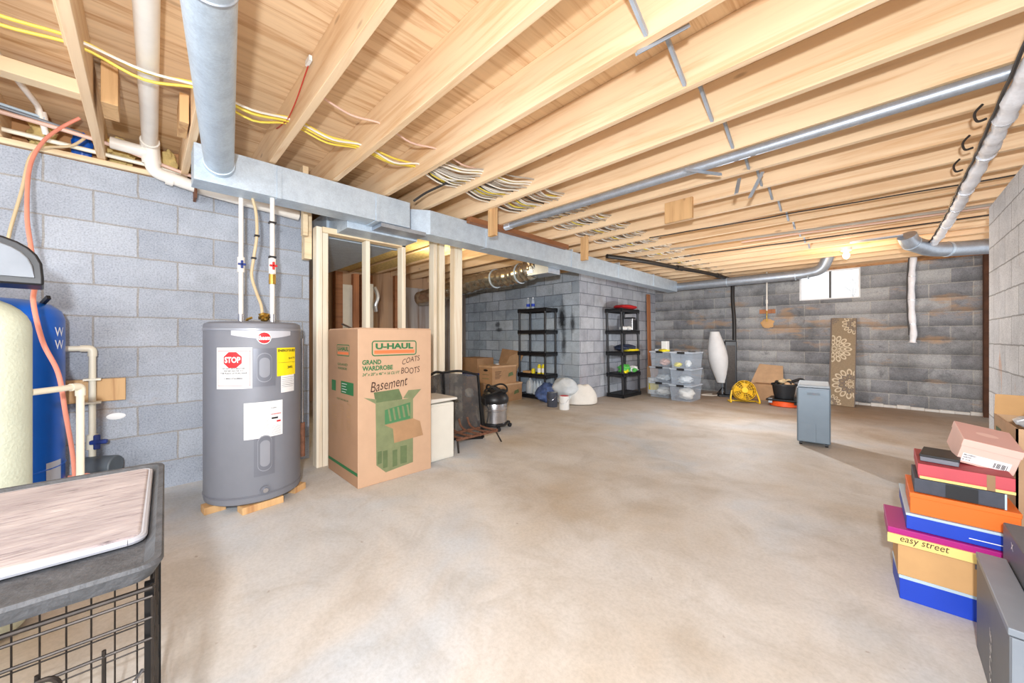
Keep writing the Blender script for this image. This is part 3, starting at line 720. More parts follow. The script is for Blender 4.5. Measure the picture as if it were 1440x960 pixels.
mb = MB(); mb.cyl((-3.48, -.238, .415), (-3.44, -.215, .415), .012, 'valve_blue'); mb.beam((-3.44, -.215, .375), (-3.44, -.215, .465), .03, .02, 'valve_blue'); mb.beam((-3.45, -.245, .42), (-3.43, -.17, .42), .03, .025, 'valve_blue')
mb.build('valve_handle', d, bevel=.006)
d = thing('water_pump', 'small grey pump housing on the floor at base of the blue-valved pipe', 'pump', (-3.45, -.2, .2))
mb = MB(); mb.cyl((-3.5, -.27, .26), (-3.42, -.13, .26), .065, 'pump_grey', 24); mb.build('motor', d, bevel=.01)
MB().box((-3.54, -.26, 0), (-3.44, -.14, .20), 'pump_grey').build('pedestal', d, bevel=.01)
MB().tube([(-3.43, -.33, .235), (-3.42, -.24, .235)], .010, 'hose_pink').build('copper_fitting', d)
a, b = pX(96, 535, -3.6), pX(177, 562, -3.6)
tag(MB().box((-3.598, -.40, .655), (-3.56, -.095, .80), 'block_wood').build('wood_block', bevel=.003), 'knotty wood board fixed to the left wall behind the clamped pipe', 'wood block')
tag(MB().blob((-3.597, 0-.14, .545), .004, .045, .022, 'ink_white', rot=.0).build('paint_splash'), 'white paint splash on the left wall beside the pipe', 'paint mark')

# ================================================================ WATER HEATER
hc = Vector((-2.985, .52, 0)); hr = .268; HB, HT = .045, 1.155
def hang(px):
    d = w(px, 474); d = Vector((d.x, d.y)); o = Vector((hc.x, hc.y)); a = d.dot(d); b = -2*d.dot(o); cc = o.dot(o)-hr*hr
    D = b*b-4*a*cc
    if D < 0: D = 0
    t = (-b-math.sqrt(D))/(2*a); q = d*t-o
    return math.atan2(q.y, q.x), t
def hz(px, py): a, t = hang(px); return H+(HY-py)/F*t
hm = lambda rr: (lambda u, v: Vector((hc.x+rr*math.cos(u), hc.y+rr*math.sin(u), v)))
d = thing('water_heater', 'grey cylindrical electric water heater with warning stickers beside the moving box', 'water heater', hc+Vector((0, 0, HB)))
prof = [(hr*.93, HB), (hr*.985, HB+.01), (hr, HB+.03), (hr, HT-.012), (hr*.985, HT), (hr*.9, HT+.012), (.05, HT+.022)]
MB().lathe(prof, hc, 'heater_grey', 72).build('tank', d)
MB().lathe([(hr+.0015, HT-.045), (hr+.004, HT-.043), (hr+.004, HT-.030), (hr+.0015, HT-.028)], hc, 'heater_light', 72).build('lid_rim', d)
MB().lathe([(hr+.0008, HB+.045), (hr+.003, HB+.047), (hr+.003, HB+.055), (hr+.0008, HB+.057)], hc, 'heater_panel', 72).build('base_rim', d)
def oval(mb, a0, a1, z0, z1, rr, m, n=10):
    ca, cz = (a0+a1)/2, (z0+z1)/2; ha = (a1-a0)/2; hh = (z1-z0)/2-ha*hr
    vs = [hm(rr)(ca, cz)]
    for i in range(n+1):
        t = PI*i/n; vs.append(hm(rr)(ca+ha*math.cos(t), cz+hh+ha*hr*math.sin(t)))
    for i in range(n+1):
        t = PI+PI*i/n; vs.append(hm(rr)(ca+ha*math.cos(t), cz-hh+ha*hr*math.sin(t)))
    k = len(vs)-1
    mb.add(vs, [(0, i, i % k+1) for i in range(1, k+1)], m)
for (x0, x1, y0, y1, ox0, ox1, oy0, oy1) in ((356, 387, 490, 544, 361, 382, 496, 538), (357, 386, 606, 671, 362, 382, 613, 664)):
    a0, a1 = hang(x0)[0], hang(x1)[0]; z0, z1 = hz(x0, y1), hz(x0, y0)
    mb = MB(); mb.patch(hc, hr+.003, a0, a1, z0, z1, 'heater_panel')
    oa0, oa1 = hang(ox0)[0], hang(ox1)[0]; oz0, oz1 = hz(ox0, oy1), hz(ox0, oy0)
    oval(mb, oa0, oa1, oz0, oz1, hr+.006, 'heater_light'); oval(mb, oa0+.012, oa1-.012, oz0+.006, oz1-.006, hr+.008, 'heater_panel'); oval(mb, oa0+.045, oa1-.045, oz0+.03, oz1-.03, hr+.010, 'heater_light')
    mb.build('access_panel', d)
# badge
mb = MB(); a0, a1 = hang(325)[0], hang(408)[0]; zt = hz(325, 461.5); zl = hz(325, 471); vs = []
n = 16
for i in range(n+1):
    t = i/n; a = a0+(a1-a0)*t; dip = .022*(1-abs(2*t-1)**1.6)
    vs += [hm(hr+.002)(a, zl-dip), hm(hr+.002)(a, zt)]
mb.add(vs, [(2*i, 2*i+2, 2*i+3, 2*i+1) for i in range(n)], 'label_silver')
ac = hang(371.5)[0]; zc = hz(371.5, 475)
def disc(mb, ac, zc, r, m, rr, n=28, ph=0.0, k=6):
    vs = [hm(rr)(ac, zc)]
    for j in range(1, k+1):
        for i in range(n): q = r*j/k; vs.append(hm(rr)(ac+q*math.cos(2*PI*i/n+ph)/hr, zc+q*math.sin(2*PI*i/n+ph)))
    fs = [(0, 1+i, 1+(i+1) % n) for i in range(n)]+[(1+(j-1)*n+i, 1+j*n+i, 1+j*n+(i+1) % n, 1+(j-1)*n+(i+1) % n) for j in range(1, k) for i in range(n)]
    mb.add(vs, fs, m)
disc(mb, ac, zc, .038, 'ink_white', hr+.003); disc(mb, ac, zc, .034, 'ink_red', hr+.004)
mb.text('Rheem', (ac-.145, zc-.013, ac+.115, zc+.015), hm(hr+.006), 'ink_white', .05)
mb.build('maker_badge', d)
# stop sticker
def rect(x0, x1, y0, y1): return hang(x0)[0], hang(x1)[0], hz(x0, y1), hz(x0, y0)
a0, a1, z0, z1 = rect(305.3, 354.9, 488.6, 547)
mb = MB(); mb.patch(hc, hr+.002, a0, a1, z0, z1, 'label_white')
da = (a1-a0); dz = (z1-z0)
fa, fb, g0, g1 = a0+da*.05, a1-da*.05, z0+dz*.07, z1-dz*.08
tk = .0022
for (q0, q1, s0, s1) in ((fa, fb, g0, g0+tk), (fa, fb, g1-tk, g1), (fa, fa+tk/hr, g0, g1), (fb-tk/hr, fb, g0, g1)): mb.patch(hc, hr+.0028, q0, q1, s0, s1, 'ink_red', 8)
oc = (a0+a1)/2-da*.02; oz = z0+dz*.70
disc(mb, oc, oz, .056, 'ink_white', hr+.0030, 8, PI/8); disc(mb, oc, oz, .052, 'ink_red', hr+.0036, 8, PI/8)
mb.text('STOP', (oc-.155, oz-.017, oc+.155, oz+.019), hm(hr+.0046), 'ink_white', .03)
for i, (tx, wv, cl) in enumerate((('DO NOT RETURN THIS', .31, 'ink_black'), ('WATER HEATER TO', .27, 'ink_black'), ('THE PLACE OF PURCHASE', .37, 'ink_black'))):
    zz = z0+dz*(.475-.057*i); mb.text(tx, ((a0+a1)/2-da*wv, zz, (a0+a1)/2+da*wv, zz+dz*.036), hm(hr+.0036), cl, .02)
mb.text('1-800-374-8806', ((a0+a1)/2-da*.25, z0+dz*.235, (a0+a1)/2+da*.25, z0+dz*.27), hm(hr+.0036), 'ink_black', .02)
mb.text('please call before returning', ((a0+a1)/2-da*.23, z0+dz*.16, (a0+a1)/2+da*.23, z0+dz*.18), hm(hr+.0036), 'ink_grey')
mb.build('stop_sticker', d)['label'] = 'white sticker with red stop octagon'
a0, a1, z0, z1 = rect(389.3, 414.5, 489, 529)
mb = MB(); mb.patch(hc, hr+.002, a0, a1, z0, z1, 'label_yellow', z0b=z0+.004)
mb.text('ENERGYGUIDE', (a0+.02, z1-.026, a1-.02, z1-.010), hm(hr+.0034), 'ink_black', .03)
mb.patch(hc, hr+.003, a0+.02, a1-.02, z0+.085, z0+.0865, 'ink_black', 6)
mb.text('$479', (a0+(a1-a0)*.55, z0+.105, a1-.03, z0+.118), hm(hr+.0034), 'ink_black', .01); mb.text('3493', (a0+(a1-a0)*.5, z0+.045, a0+(a1-a0)*.78, z0+.062), hm(hr+.0034), 'ink_black', .03)
mb.build('energy_sticker', d)['label'] = 'yellow energy guide sticker'
a0, a1, z0, z1 = rect(394.9, 413, 526.5, 552)
mb = MB(); mb.patch(hc, hr+.0015, a0, a1, z0, z1, 'label_white')
for i in range(6): mb.patch(hc, hr+.0025, a0+.02, a1-.02-.03*(i % 2), z1-.022-.012*i, z1-.020-.012*i, 'ink_grey' if i != 4 else 'ink_black', 5)
mb.build('small_sticker', d)
a0, a1, z0, z1 = rect(343, 396.8, 567, 619)
mb = MB(); mb.patch(hc, hr+.0035, a0, a1, z0, z1, 'label_white', z0b=z0+.003)
da, dz = a1-a0, z1-z0
for i in range(15):
    zz = z0+dz*(.05+.034*i); mb.patch(hc, hr+.0045, a0+da*.05, a0+da*(.62 if i % 5 else .5), zz, zz+.0014, 'ink_grey', 6)
    if i < 8: mb.patch(hc, hr+.0045, a0+da*.68, a0+da*.94, zz, zz+.0014, 'ink_grey', 4)
for (u0, u1, v0, v1) in ((.24, .44, .72, .93), (.5, .58, .80, .93)):
    mb.patch(hc, hr+.0045, a0+da*u0, a0+da*u1, z0+dz*v0, z0+dz*v0+.0012, 'ink_grey', 4); mb.patch(hc, hr+.0045, a0+da*u0, a0+da*u1, z0+dz*v1, z0+dz*v1+.0012, 'ink_grey', 4)
mb.text('CLASSIC', (a0+da*.66, z0+dz*.79, a0+da*.82, z0+dz*.82), hm(hr+.0046), 'ink_black', .03)
mb.text('WARNING', (a0+da*.66, z0+dz*.61, a0+da*.95, z0+dz*.645), hm(hr+.0046), 'ink_red', .04)
mb.patch(hc, hr+.0045, a0+da*.68, a0+da*.86, z0+dz*.49, z0+dz*.54, 'ink_black', 4); mb.patch(hc, hr+.0045, a0+da*.82, a0+da*.94, z0+dz*.39, z0+dz*.44, 'ink_red', 4)
mb.build('instruction_sticker', d)['label'] = 'white instruction sheet sticker with red heading'
ad, t_ = hang(372.5); zd = hz(372.5, 688)
q = hm(hr-.01)(ad, zd); o_ = Vector((math.cos(ad), math.sin(ad), 0))
mb = MB(); mb.cyl(q, q+o_*.022, .026, 'heater_panel', 20); mb.cyl(q+o_*.02, q+o_*.032, .014, 'steel', 16); mb.build('drain_valve', d)
ax = hang(426)[0]+.1; q = Vector((hc.x+(hr+.012)*math.cos(ax), hc.y+(hr+.012)*math.sin(ax), 0))
MB().tube([q+Vector((0, 0, 1.06)), q+Vector((0, 0, .42))], .008, 'steel').build('relief_tube', d)
MB().cyl(q+Vector((0, 0, .46)), q+Vector((0, 0, .22)), .018, 'rust', 14).build('discharge_pipe', d)
# wood feet
for (a, b, lab) in ((fl(287, 725), fl(318, 716), 'short wood block under the water heater, left one'), (fl(341, 725), fl(399, 706), 'longest wood block under front of the water heater'), (fl(415, 694), fl(430, 686), 'wood block under the water heater, right one')):
    dv = (b-a).normalized(); nrm = Vector((-dv.y, dv.x, 0)); 
    if nrm.x > 0: nrm = -nrm
    mb = MB(); mb.hexa([a, b, b+nrm*.09, a+nrm*.09]+[p_+Vector((0, 0, .043)) for p_ in (a, b, b+nrm*.09, a+nrm*.09)], 'block_wood')
    tag(mb.build('wood_block', bevel=.002), lab, 'wood block')
# heater supply pipes
ht = HT+.01
def supply(x, y, label, vm, zv, extra):
    d = thing('supply_pipe', label, 'pipe', (x, y, ht))
    MB().cyl((x, y, ht+.05), (x, y, 2.01), .0135, 'pvc', 14).build('pipe', d)
    MB().cyl((x, y, ht), (x, y, ht+.06), .017, 'steel', 14).build('nipple', d)
    mb = MB(); mb.cyl((x, y, zv-.05), (x, y, zv+.05), .021, 'pvc', 14); mb.build('valve_body', d)
    mb = MB(); mb.cyl((x+.018, y, zv), (x+.034, y, zv), .009, vm); mb.beam((x+.034, y-.022, zv), (x+.034, y+.022, zv), .012, .014, vm); mb.beam((x+.034, y, zv-.026), (x+.034, y, zv+.026), .014, .012, vm); mb.build('valve_handle', d, bevel=.003)
    if extra:
        MB().cyl((x, y, zv-.12), (x, y, zv-.055), .021, 'brass', 12).build('brass_union', d)
        for zz in (1.83, 1.60): MB().box((x-.02, y-.02, zz), (x+.02, y+.02, zz+.012), 'black_plastic').build('band', d)
supply(-3.04, .454, 'white plastic supply pipe with blue valve, left one above the heater', 'valve_blue', 1.555, False)
supply(-2.893, .603, 'white plastic supply pipe with red valve, right one above the heater', 'valve_red', 1.545, True)
d = thing('flexible_connector', 'wavy beige cable conduit dropping into top of the water heater', 'conduit', (-2.95, .55, ht))
pts = [Vector((-2.99, .51, 2.0)), Vector((-2.98, .528, 1.9)), Vector((-2.97, .53, 1.75)), Vector((-2.985, .515, 1.6)), Vector((-2.99, .505, 1.48)), Vector((-2.965, .53, 1.36)), Vector((-2.94, .55, 1.28)), Vector((-2.935, .555, 1.2))]
MB().tube(smooth_path(pts), .009, 'hose_beige').build('conduit', d)
for zz, i in ((1.79, 2), (1.565, 3)): MB().box(pts[i]-Vector((.014, .014, .006)), pts[i]+Vector((.014, .014, .006)), 'black_plastic').build('band', d)
MB().blob((-2.93, .565, 1.205), .04, .03, .03, 'brass', lump=.3, seed=2).build('relief_valve', d)
MB().tube([(-2.96, .50, 1.20), (-2.98, .48, 1.19), (-3.0, .475, 1.17)], .008, 'brass').build('fitting', d)
# ================================================================ STUD FRAMING
def stud(x0, x1, y0, y1, z1, label, z0=0.0, m='stud_wood'):
    return tag(MB().box((x0, y0, z0), (x1, y1, z1), m).build('wood_stud', bevel=.003), label, 'stud', 'vertical wood studs of the partition')
stud(-3.36, -3.27, .99, 1.035, 1.98, 'pale end stud of the partition, pressed against the block wall')
stud(-3.36, -3.27, 1.038, 1.082, 1.935, 'pale stud left of the moving box, doubled against the end stud')
stud(-3.36, -3.27, 1.40, 1.438, 1.935, 'narrow middle stud rising behind the moving box')
stud(-3.36, -3.27, 1.75, 1.79, 1.985, 'narrow stud behind the moving box at the right end of the header')
stud(-3.36, -3.27, 2.105, 2.145, 2.17, 'left stud of the doorway post pair beside the mesh screen')
stud(-3.40, -3.31, 2.20, 2.27, 2.17, 'middle stud standing slightly back in the doorway post group')
stud(-3.36, -3.27, 2.37, 2.47, 2.17, 'rightmost wide pale post beside the cardboard boxes')
tag(MB().box((-3.36, 1.038, 1.937), (-3.27, 1.79, 1.985), 'plate_wood').build('header_plate', bevel=.003), 'horizontal wood plate across top of the narrow studs', 'wood plate')
tag(MB().box((-3.405, 2.09, 2.172), (-3.26, 2.66, 2.205), 'plate_wood').build('header_plate', bevel=.003), 'horizontal wood plate above the doorway posts under the joists', 'wood plate')
tag(MB().box((-3.45, .93, 1.72), (-3.365, .985, 2.20), 'plate_wood').build('wood_cleat', bevel=.003), 'short pale wood cleat fixed at top of end stud', 'wood cleat')
tag(MB().box((-3.30, .885, 1.88), (-3.24, .92, 2.215), 'plate_wood', ).build('wood_cleat', bevel=.003), 'short wood cleat hanging below the duct near the end stud', 'wood cleat')
p = pX(452, 240, -3.1)
tag(MB().box((-3.13, .83, 2.20), (-3.05, .87, 2.35), 'plate_wood').build('wood_cleat', bevel=.003), 'small pale wood cleat poking up above the duct', 'wood cleat')
# left room contents
tag(MB().box((-6.745, 2.75, 1.0), (-6.60, 2.95, 2.2), 'brown_wood').box((-6.745, 2.3, 0), (-6.60, 2.42, 2.2), 'brown_wood').box((-6.745, 2.62, 0), (-6.64, 2.72, 2.2), 'orange_board').build('framed_boards'), 'brown framing boards on the far plywood wall', 'wood boards')
tag(MB().box((-6.74, 2.44, 1.1), (-6.70, 2.62, 2.0), 'drywall').build('drywall_scrap'), 'cream drywall piece on the far wall behind the studs', 'panel')
tag(MB().box((-6.4, 3.24, 0), (-6.31, 3.33, 2.2), 'brown_wood').build('brown_post', bevel=.004), 'dark brown wooden post inside the room behind the studs', 'post')
tag(MB().box((-6.73, 3.62, 0), (-6.68, 5.14, 2.06), 'stained_wall').build('stained_panel'), 'grey water-stained panel on the far wall behind the studs', 'panel')
tag(MB().box((-6.0, 2.62, 1.05), (-5.97, 2.68, 1.95), 'plastic_white').build('white_batten', bevel=.003), 'white upright batten in the room behind the studs', 'batten')
tag(MB().tube(smooth_path([(-5.97, 2.70, 1.9), (-5.93, 2.74, 1.75), (-5.94, 2.70, 1.6), (-5.96, 2.72, 1.5)]), .03, 'tape_silver').build('foil_roll'), 'crumpled silver foil strip hanging on the white batten', 'foil')
tag(MB().box((-5.5, 2.0, 0), (-5.0, 2.4, 1.12), 'black_plastic').build('dark_cabinet', bevel=.01), 'dark cabinet barely seen behind the moving box and studs', 'cabinet')
tag(MB().beam((-5.2, 1.9, 1.25), (-4.7, 2.18, 1.02), .03, .02, 'steel').build('metal_rail'), 'slanted metal rail behind the moving box top', 'rail')
for k in range(3, 9):
    y = .615+.4*k
    if k in (3, 4, 5): tag(MB().box((-6.7, y+.01, JB+.02), (-3.5, y+.35, JT-.01), 'insulation_yellow').build('insulation_batt'), 'yellow fibreglass batt between joists above the back room', 'insulation', 'insulation batts above the back room')
d = thing('ceiling_bulb', 'bare glowing bulb on ceiling of the left back room', 'light bulb', (-4.2, 2.75, 2.12))
MB().blob((-4.2, 2.75, 2.13), .035, .035, .045, 'bulb_glow_yellow').build('bulb', d)
MB().cyl((-4.2, 2.75, 2.17), (-4.2, 2.75, 2.222), .05, 'plastic_white').build('socket', d)

# ================================================================ MOVING BOX
BX0, BX1, BY0, BY1, BH = -3.20, -2.61, 1.06, 1.655, 1.132
d = thing('moving_box', 'tall cardboard wardrobe moving box with green lettering beside the water heater', 'moving box', ((BX0+BX1)/2, (BY0+BY1)/2, 0))
mb = MB(); mb.box((BX0, BY0, 0), (BX1, BY1, BH), 'cardboard')
mb.build('carton', d, bevel=.004)
mb = MB(); mb.add([(BX0+.004, BY0-.0005, .004), (BX1-.004, BY0-.0005, .004), (BX1-.004, BY0-.0005, BH-.004), (BX0+.004, BY0-.0005, BH-.004)], [(0, 1, 2, 3)], 'cardboard_shaded'); mb.build('shaded_side', d)  # shaded side of the carton, its shade painted as a darker sheet
mb = MB(); mb.box((BX0, BY0+.01, BH), (BX1, BY0+.30, BH+.006), 'cardboard'); mb.box((BX0, BY0+.31, BH), (BX1, BY1-.005, BH+.008), 'cardboard'); mb.build('top_flap', d, bevel=.002)
FX = lambda y, z: Vector((BX1+.0012, y, z))
def fy(px, py): p_ = pX(px, py, BX1); return p_.y, p_.z
def fr(x0, y0, x1, y1):
    a, zb = fy(x0, y1); _, zt = fy(x0, y0); b, _ = fy(x1, y0); return (a, zb, b, zt)
def rrect(mb, u0, v0, u1, v1, r, tk, mp, m, n=5):
    out, inn = [], []
    for (cx, cy, a0) in ((u1-r, v1-r, 0), (u0+r, v1-r, PI/2), (u0+r, v0+r, PI), (u1-r, v0+r, 3*PI/2)):
        for i in range(n+1):
            t = a0+PI/2*i/n; out.append(mp(cx+r*math.cos(t), cy+r*math.sin(t))); inn.append(mp(cx+(r-tk)*math.cos(t), cy+(r-tk)*math.sin(t)))
    k = len(out); mb.add(out+inn, [(i, (i+1) % k, k+(i+1) % k, k+i) for i in range(k)], m)
mb = MB()
u0, v0, u1, v1 = fr(522.7, 478.8, 585.6, 501)
rrect(mb, u0, v0, u1, v1, .022, .008, FX, 'ink_green')
def q4(mb, u0, v0, u1, v1, mp, m): mb.poly([mp(u0, v0), mp(u1, v0), mp(u1, v1), mp(u0, v1)], m)
dv = v1-v0; du = u1-u0
q4(mb, u0+du*.05, v0+dv*.15, u1-du*.05, v0+dv*.37, FX, 'ink_orange')
mb.text('U-HAUL', (u0+du*.08, v0+dv*.44, u1-du*.08, v0+dv*.83), FX, 'ink_green', .045)
mb.build('logo_print', d)
mb = MB()
mb.text('GRAND', fr(509.3, 506.3, 536, 513.3), FX, 'ink_green', .035); mb.text('WARDROBE', fr(509.3, 515, 552.3, 522), FX, 'ink_green', .035)
mb.text('24" x 20" x 46" = 16 CU FT', fr(509.3, 524.8, 562, 529.2), FX, 'ink_green', .02, .25)
mb.build('lettering_print', d)
mb = MB()
mb.text('COATS', fr(565.5, 505.5, 590, 513), lambda u, v: FX(u, v+.03*math.sin(u*9)), 'ink_brown', 0, .1, .04)
mb.text('BOOTS', fr(564, 517, 590, 525.5), lambda u, v: FX(u, v+.005*math.sin(u*50)), 'ink_brown', 0, .1, .05)
a_ = fr(521, 535, 573, 549.5)
mb.text('Basement', a_, lambda u, v: FX(u, v-.012+(u-a_[0])*.10), 'ink_brown', 0, .2, .05)
mb.build('handwriting', d)['label'] = 'brown marker handwriting'
def g(px, py): return 430+px/3.69, 440+py/3.69
def pf(pts, m, off=.0012):
    v = []
    for (x, y) in pts:
        a, b = g(x, y); p_ = pX(a, b, BX1); v.append(Vector((BX1+off, p_.y, p_.z)))
    mb.poly(v, m)
mb = MB()
pf([(362, 466), (556, 440), (556, 772), (415, 826), (366, 790)], 'ink_green_soft')
pf([(352, 412), (482, 393), (500, 436), (500, 447), (362, 466)], 'ink_green_dark', .0014)
pf([(505, 441), (532, 400), (598, 394), (556, 444)], 'ink_green_soft', .0014)
pf([(300, 440), (366, 448), (364, 472)], 'ink_green_soft', .0016)
pf([(410, 503), (542, 462), (542, 546), (410, 578)], 'ink_green_mid', .0018)
pf([(408, 582), (556, 546), (592, 560), (608, 632), (458, 674), (452, 600)], 'cardboard_old', .0020)
for i in range(5):
    x = 425+i*24; pf([(x, 500-i*6), (x+9, 498-i*6), (x+20, 560-i*7), (x+10, 562-i*7)], 'ink_green_soft', .0022)
for (x, y, ww, hh) in ((372, 720, 22, 66), (400, 716, 24, 90), (450, 712, 24, 86), (490, 690, 34, 92)): pf([(x, y), (x+ww, y-6), (x+ww, y+hh-8), (x, y+hh)], 'ink_green_dark', .0022)
mb.build('illustration_print', d)
# left panel prints
FY = lambda x, z: Vector((x, BY0-.0016, z))
def gy(px, py): p_ = pY(px, py, BY0); return p_.x, p_.z
def fr2(x0, y0, x1, y1):
    a, zb = gy(x0, y1); _, zt = gy(x0, y0); b, _ = gy(x1, y0); return (a, zb, b, zt)
mb = MB()
u0, v0, u1, v1 = fr2(474, 484, 491.5, 499.5); rrect(mb, u0, v0, u1, v1, .012, .006, FY, 'ink_green'); du, dv = u1-u0, v1-v0
q4(mb, u0+du*.06, v0+dv*.14, u1-du*.06, v0+dv*.34, FY, 'ink_orange'); mb.text('U-HAUL', (u0+du*.08, v0+dv*.45, u1-du*.08, v0+dv*.82), FY, 'ink_green', .04)
mb.text('GRAND', fr2(475, 509.5, 489, 513), FY, 'ink_green_dark', .03); mb.text('WARDROBE', fr2(475.5, 515, 488, 518.5), FY, 'ink_green_dark', .03)
q4(mb, *fr2(466.8, 533, 472.6, 547.5), FY, 'ink_green')
u0, v0, u1, v1 = fr2(479.7, 535, 497.4, 552); q4(mb, u0, v0, u1, v1, FY, 'ink_green')
for i in range(4): q4(mb, u0+.02, v1-.02-.02*i, u0+.02+.10-.02*(i % 2), v1-.017-.02*i, lambda x, z: Vector((x, BY0-.0022, z)), 'ink_white')
mb.text('KEEP THIS SIDE UP', fr2(474, 558, 490, 560.5), FY, 'ink_green_dark', .02)
mb.build('side_print', d)
mb = MB()
for j, (x0, x1) in enumerate(((467, 474), (478, 484), (488, 495))):
    a = fr2(x0, 566, x1, 606)
    # handwriting rotated down the side
    mb.text(('scarves', 'gloves', 'hats')[j], (0, 0, 1, 1), (lambda A: (lambda u, v: FY(A[0]+(A[2]-A[0])*v, A[3]-(A[3]-A[1])*u)))(a), 'cardboard_old', 0, .1, 0)
mb.build('side_handwriting', d)
mb = MB(); q4(mb, BX0+.004, .105-.02, BX1-.004, .105+.004, FY, 'ink_green'); mb.build('base_stripe', d)

# ================================================================ WHITE CABINET (lidded hamper)
d = thing('white_bin', 'small off-white cabinet with a lid standing right of the moving box', 'cabinet', (-2.85, 1.83, 0))
MB().box((-3.02, 1.70, 0), (-2.72, 1.965, .495), 'appliance_front').build('body', d, bevel=.012)
mb = MB(); mb.hexa([(-3.05, 1.685, .505), (-2.695, 1.685, .505), (-2.695, 1.985, .515), (-3.05, 1.985, .515), (-3.05, 1.685, .545), (-2.695, 1.685, .545), (-2.695, 1.985, .535), (-3.05, 1.985, .535)], 'appliance_white'); mb.build('lid', d, bevel=.008)
MB().box((-2.719, 1.712, .02), (-2.712, 1.953, .475), 'appliance_front').build('front_panel', d, bevel=.004)

# ================================================================ FIREPLACE SCREEN
d = thing('fireplace_screen', 'folding black mesh fireplace screen leaning behind the white cabinet', 'fireplace screen', (-3.2, 2.3, 0))
def panel(a, b, h0, h1, lean):
    a, b = Vector(a), Vector(b); L = Vector(lean); A1, B1 = a+L+Vector((0, 0, h0)), b+L+Vector((0, 0, h1))
    mb = MB(); mb.poly([a, b, B1, A1], 'screen_mesh'); mb.build('mesh_panel', d, smooth=False)
    mb = MB()
    for p_, q_ in ((a, A1), (b, B1), (a, b)): mb.beam(p_, q_, .022, .018, 'black_metal')
    mid = (A1+B1)/2+Vector((0, 0, .03)); mb.tube(smooth_path([A1, mid, B1]), .012, 'black_metal'); mb.build('frame', d)
panel((-3.16, 1.99, .01), (-3.20, 2.20, .01), .66, .69, (-.04, 0, 0))
panel((-3.20, 2.21, .01), (-2.99, 2.53, .01), .69, .66, (-.06, -.02, 0))

# ================================================================ FIRE GRATE
d = thing('fire_grate', 'rusty iron fireplace log grate on the floor in front of the mesh screen', 'fire grate', (-2.85, 2.3, 0))
MB().beam((-2.80, 2.05, .115), (-2.80, 2.56, .115), .02, .02, 'rust').build('front_rail', d)
MB().beam((-3.02, 2.05, .115), (-3.02, 2.56, .115), .02, .02, 'rust').build('rear_rail', d)
for i in range(5):
    y = 2.08+.11*i
    MB().tube(smooth_path([(-2.78, y+.02, .13), (-2.86, y+.01, .125), (-2.98, y, .13), (-3.05, y-.01, .16), (-3.08, y-.02, .235)]), .0105, 'rust', 8).build('grate_bar', d)
for (x, y, dx, dy) in ((-2.80, 2.06, .03, -.01), (-2.80, 2.54, .03, .05), (-3.02, 2.06, -.03, -.01), (-3.02, 2.54, -.03, .03)):
    MB().beam((x, y, .11), (x+dx, y+dy, 0.0), .014, .014, 'dark_iron').build('leg', d)

# ================================================================ SHOP VACUUM
vc = Vector((-3.25, 2.93, 0))
d = thing('shop_vacuum', 'shop vacuum with steel drum and coiled black hose on its lid', 'vacuum cleaner', vc)
MB().lathe([(.12, .07), (.145, .08), (.145, .21), (.149, .215), (.149, .225), (.145, .23), (.145, .31), (.14, .32)], vc, 'steel', 40).build('drum', d)
MB().lathe([(.155, .30), (.165, .32), (.165, .36), (.14, .40), (.10, .44), (.03, .455)], vc, 'black_plastic', 32).build('motor_lid', d)
for k in range(2): MB().box((vc.x-.03+.0, vc.y+(-1)**k*.155-.02, .29), (vc.x+.03, vc.y+(-1)**k*.155+.02, .37), 'black_plastic').build('lid_latch', d, bevel=.005)
pts = []
for i in range(110):
    t = i/109*6*PI; rr = .115-.035*math.sin(t*.8); pts.append(vc+Vector((rr*math.cos(t), rr*math.sin(t), .41+.08*i/109+.03*math.sin(t*2.3))))
MB().tube(pts, .011, 'rubber_black', 8).build('hose', d)
MB().tube(smooth_path([vc+Vector((-.02, -.17, .30)), vc+Vector((.03, -.21, .24)), vc+Vector((.02, -.19, .12)), vc+Vector((0, -.16, .06))]), .014, 'rubber_black').build('crevice_hose', d)
MB().lathe([(.15, .045), (.165, .055), (.165, .075), (.13, .08)], vc, 'black_plastic', 32).build('caster_ring', d)
for k in range(4):
    a = PI/4+k*PI/2+.3; q = vc+Vector((math.cos(a)*.185, math.sin(a)*.185, 0))
    mb = MB(); mb.beam(vc+Vector((math.cos(a)*.13, math.sin(a)*.13, .065)), q+Vector((0, 0, .055)), .04, .03, 'black_plastic'); mb.cyl(q+Vector((-.012, 0, .025)), q+Vector((.012, 0, .025)), .025, 'black_plastic', 14); mb.build('caster', d)
tag(MB().blob((-3.50, 2.75, .40), .05, .05, .06, 'cloth_white', lump=.3, seed=12).box((-3.56, 2.70, 0), (-3.44, 2.80, .36), 'cardboard_old').build('bag_stuffed_box', smooth=False), 'narrow box topped with crumpled cream cloth behind the vacuum', 'box')

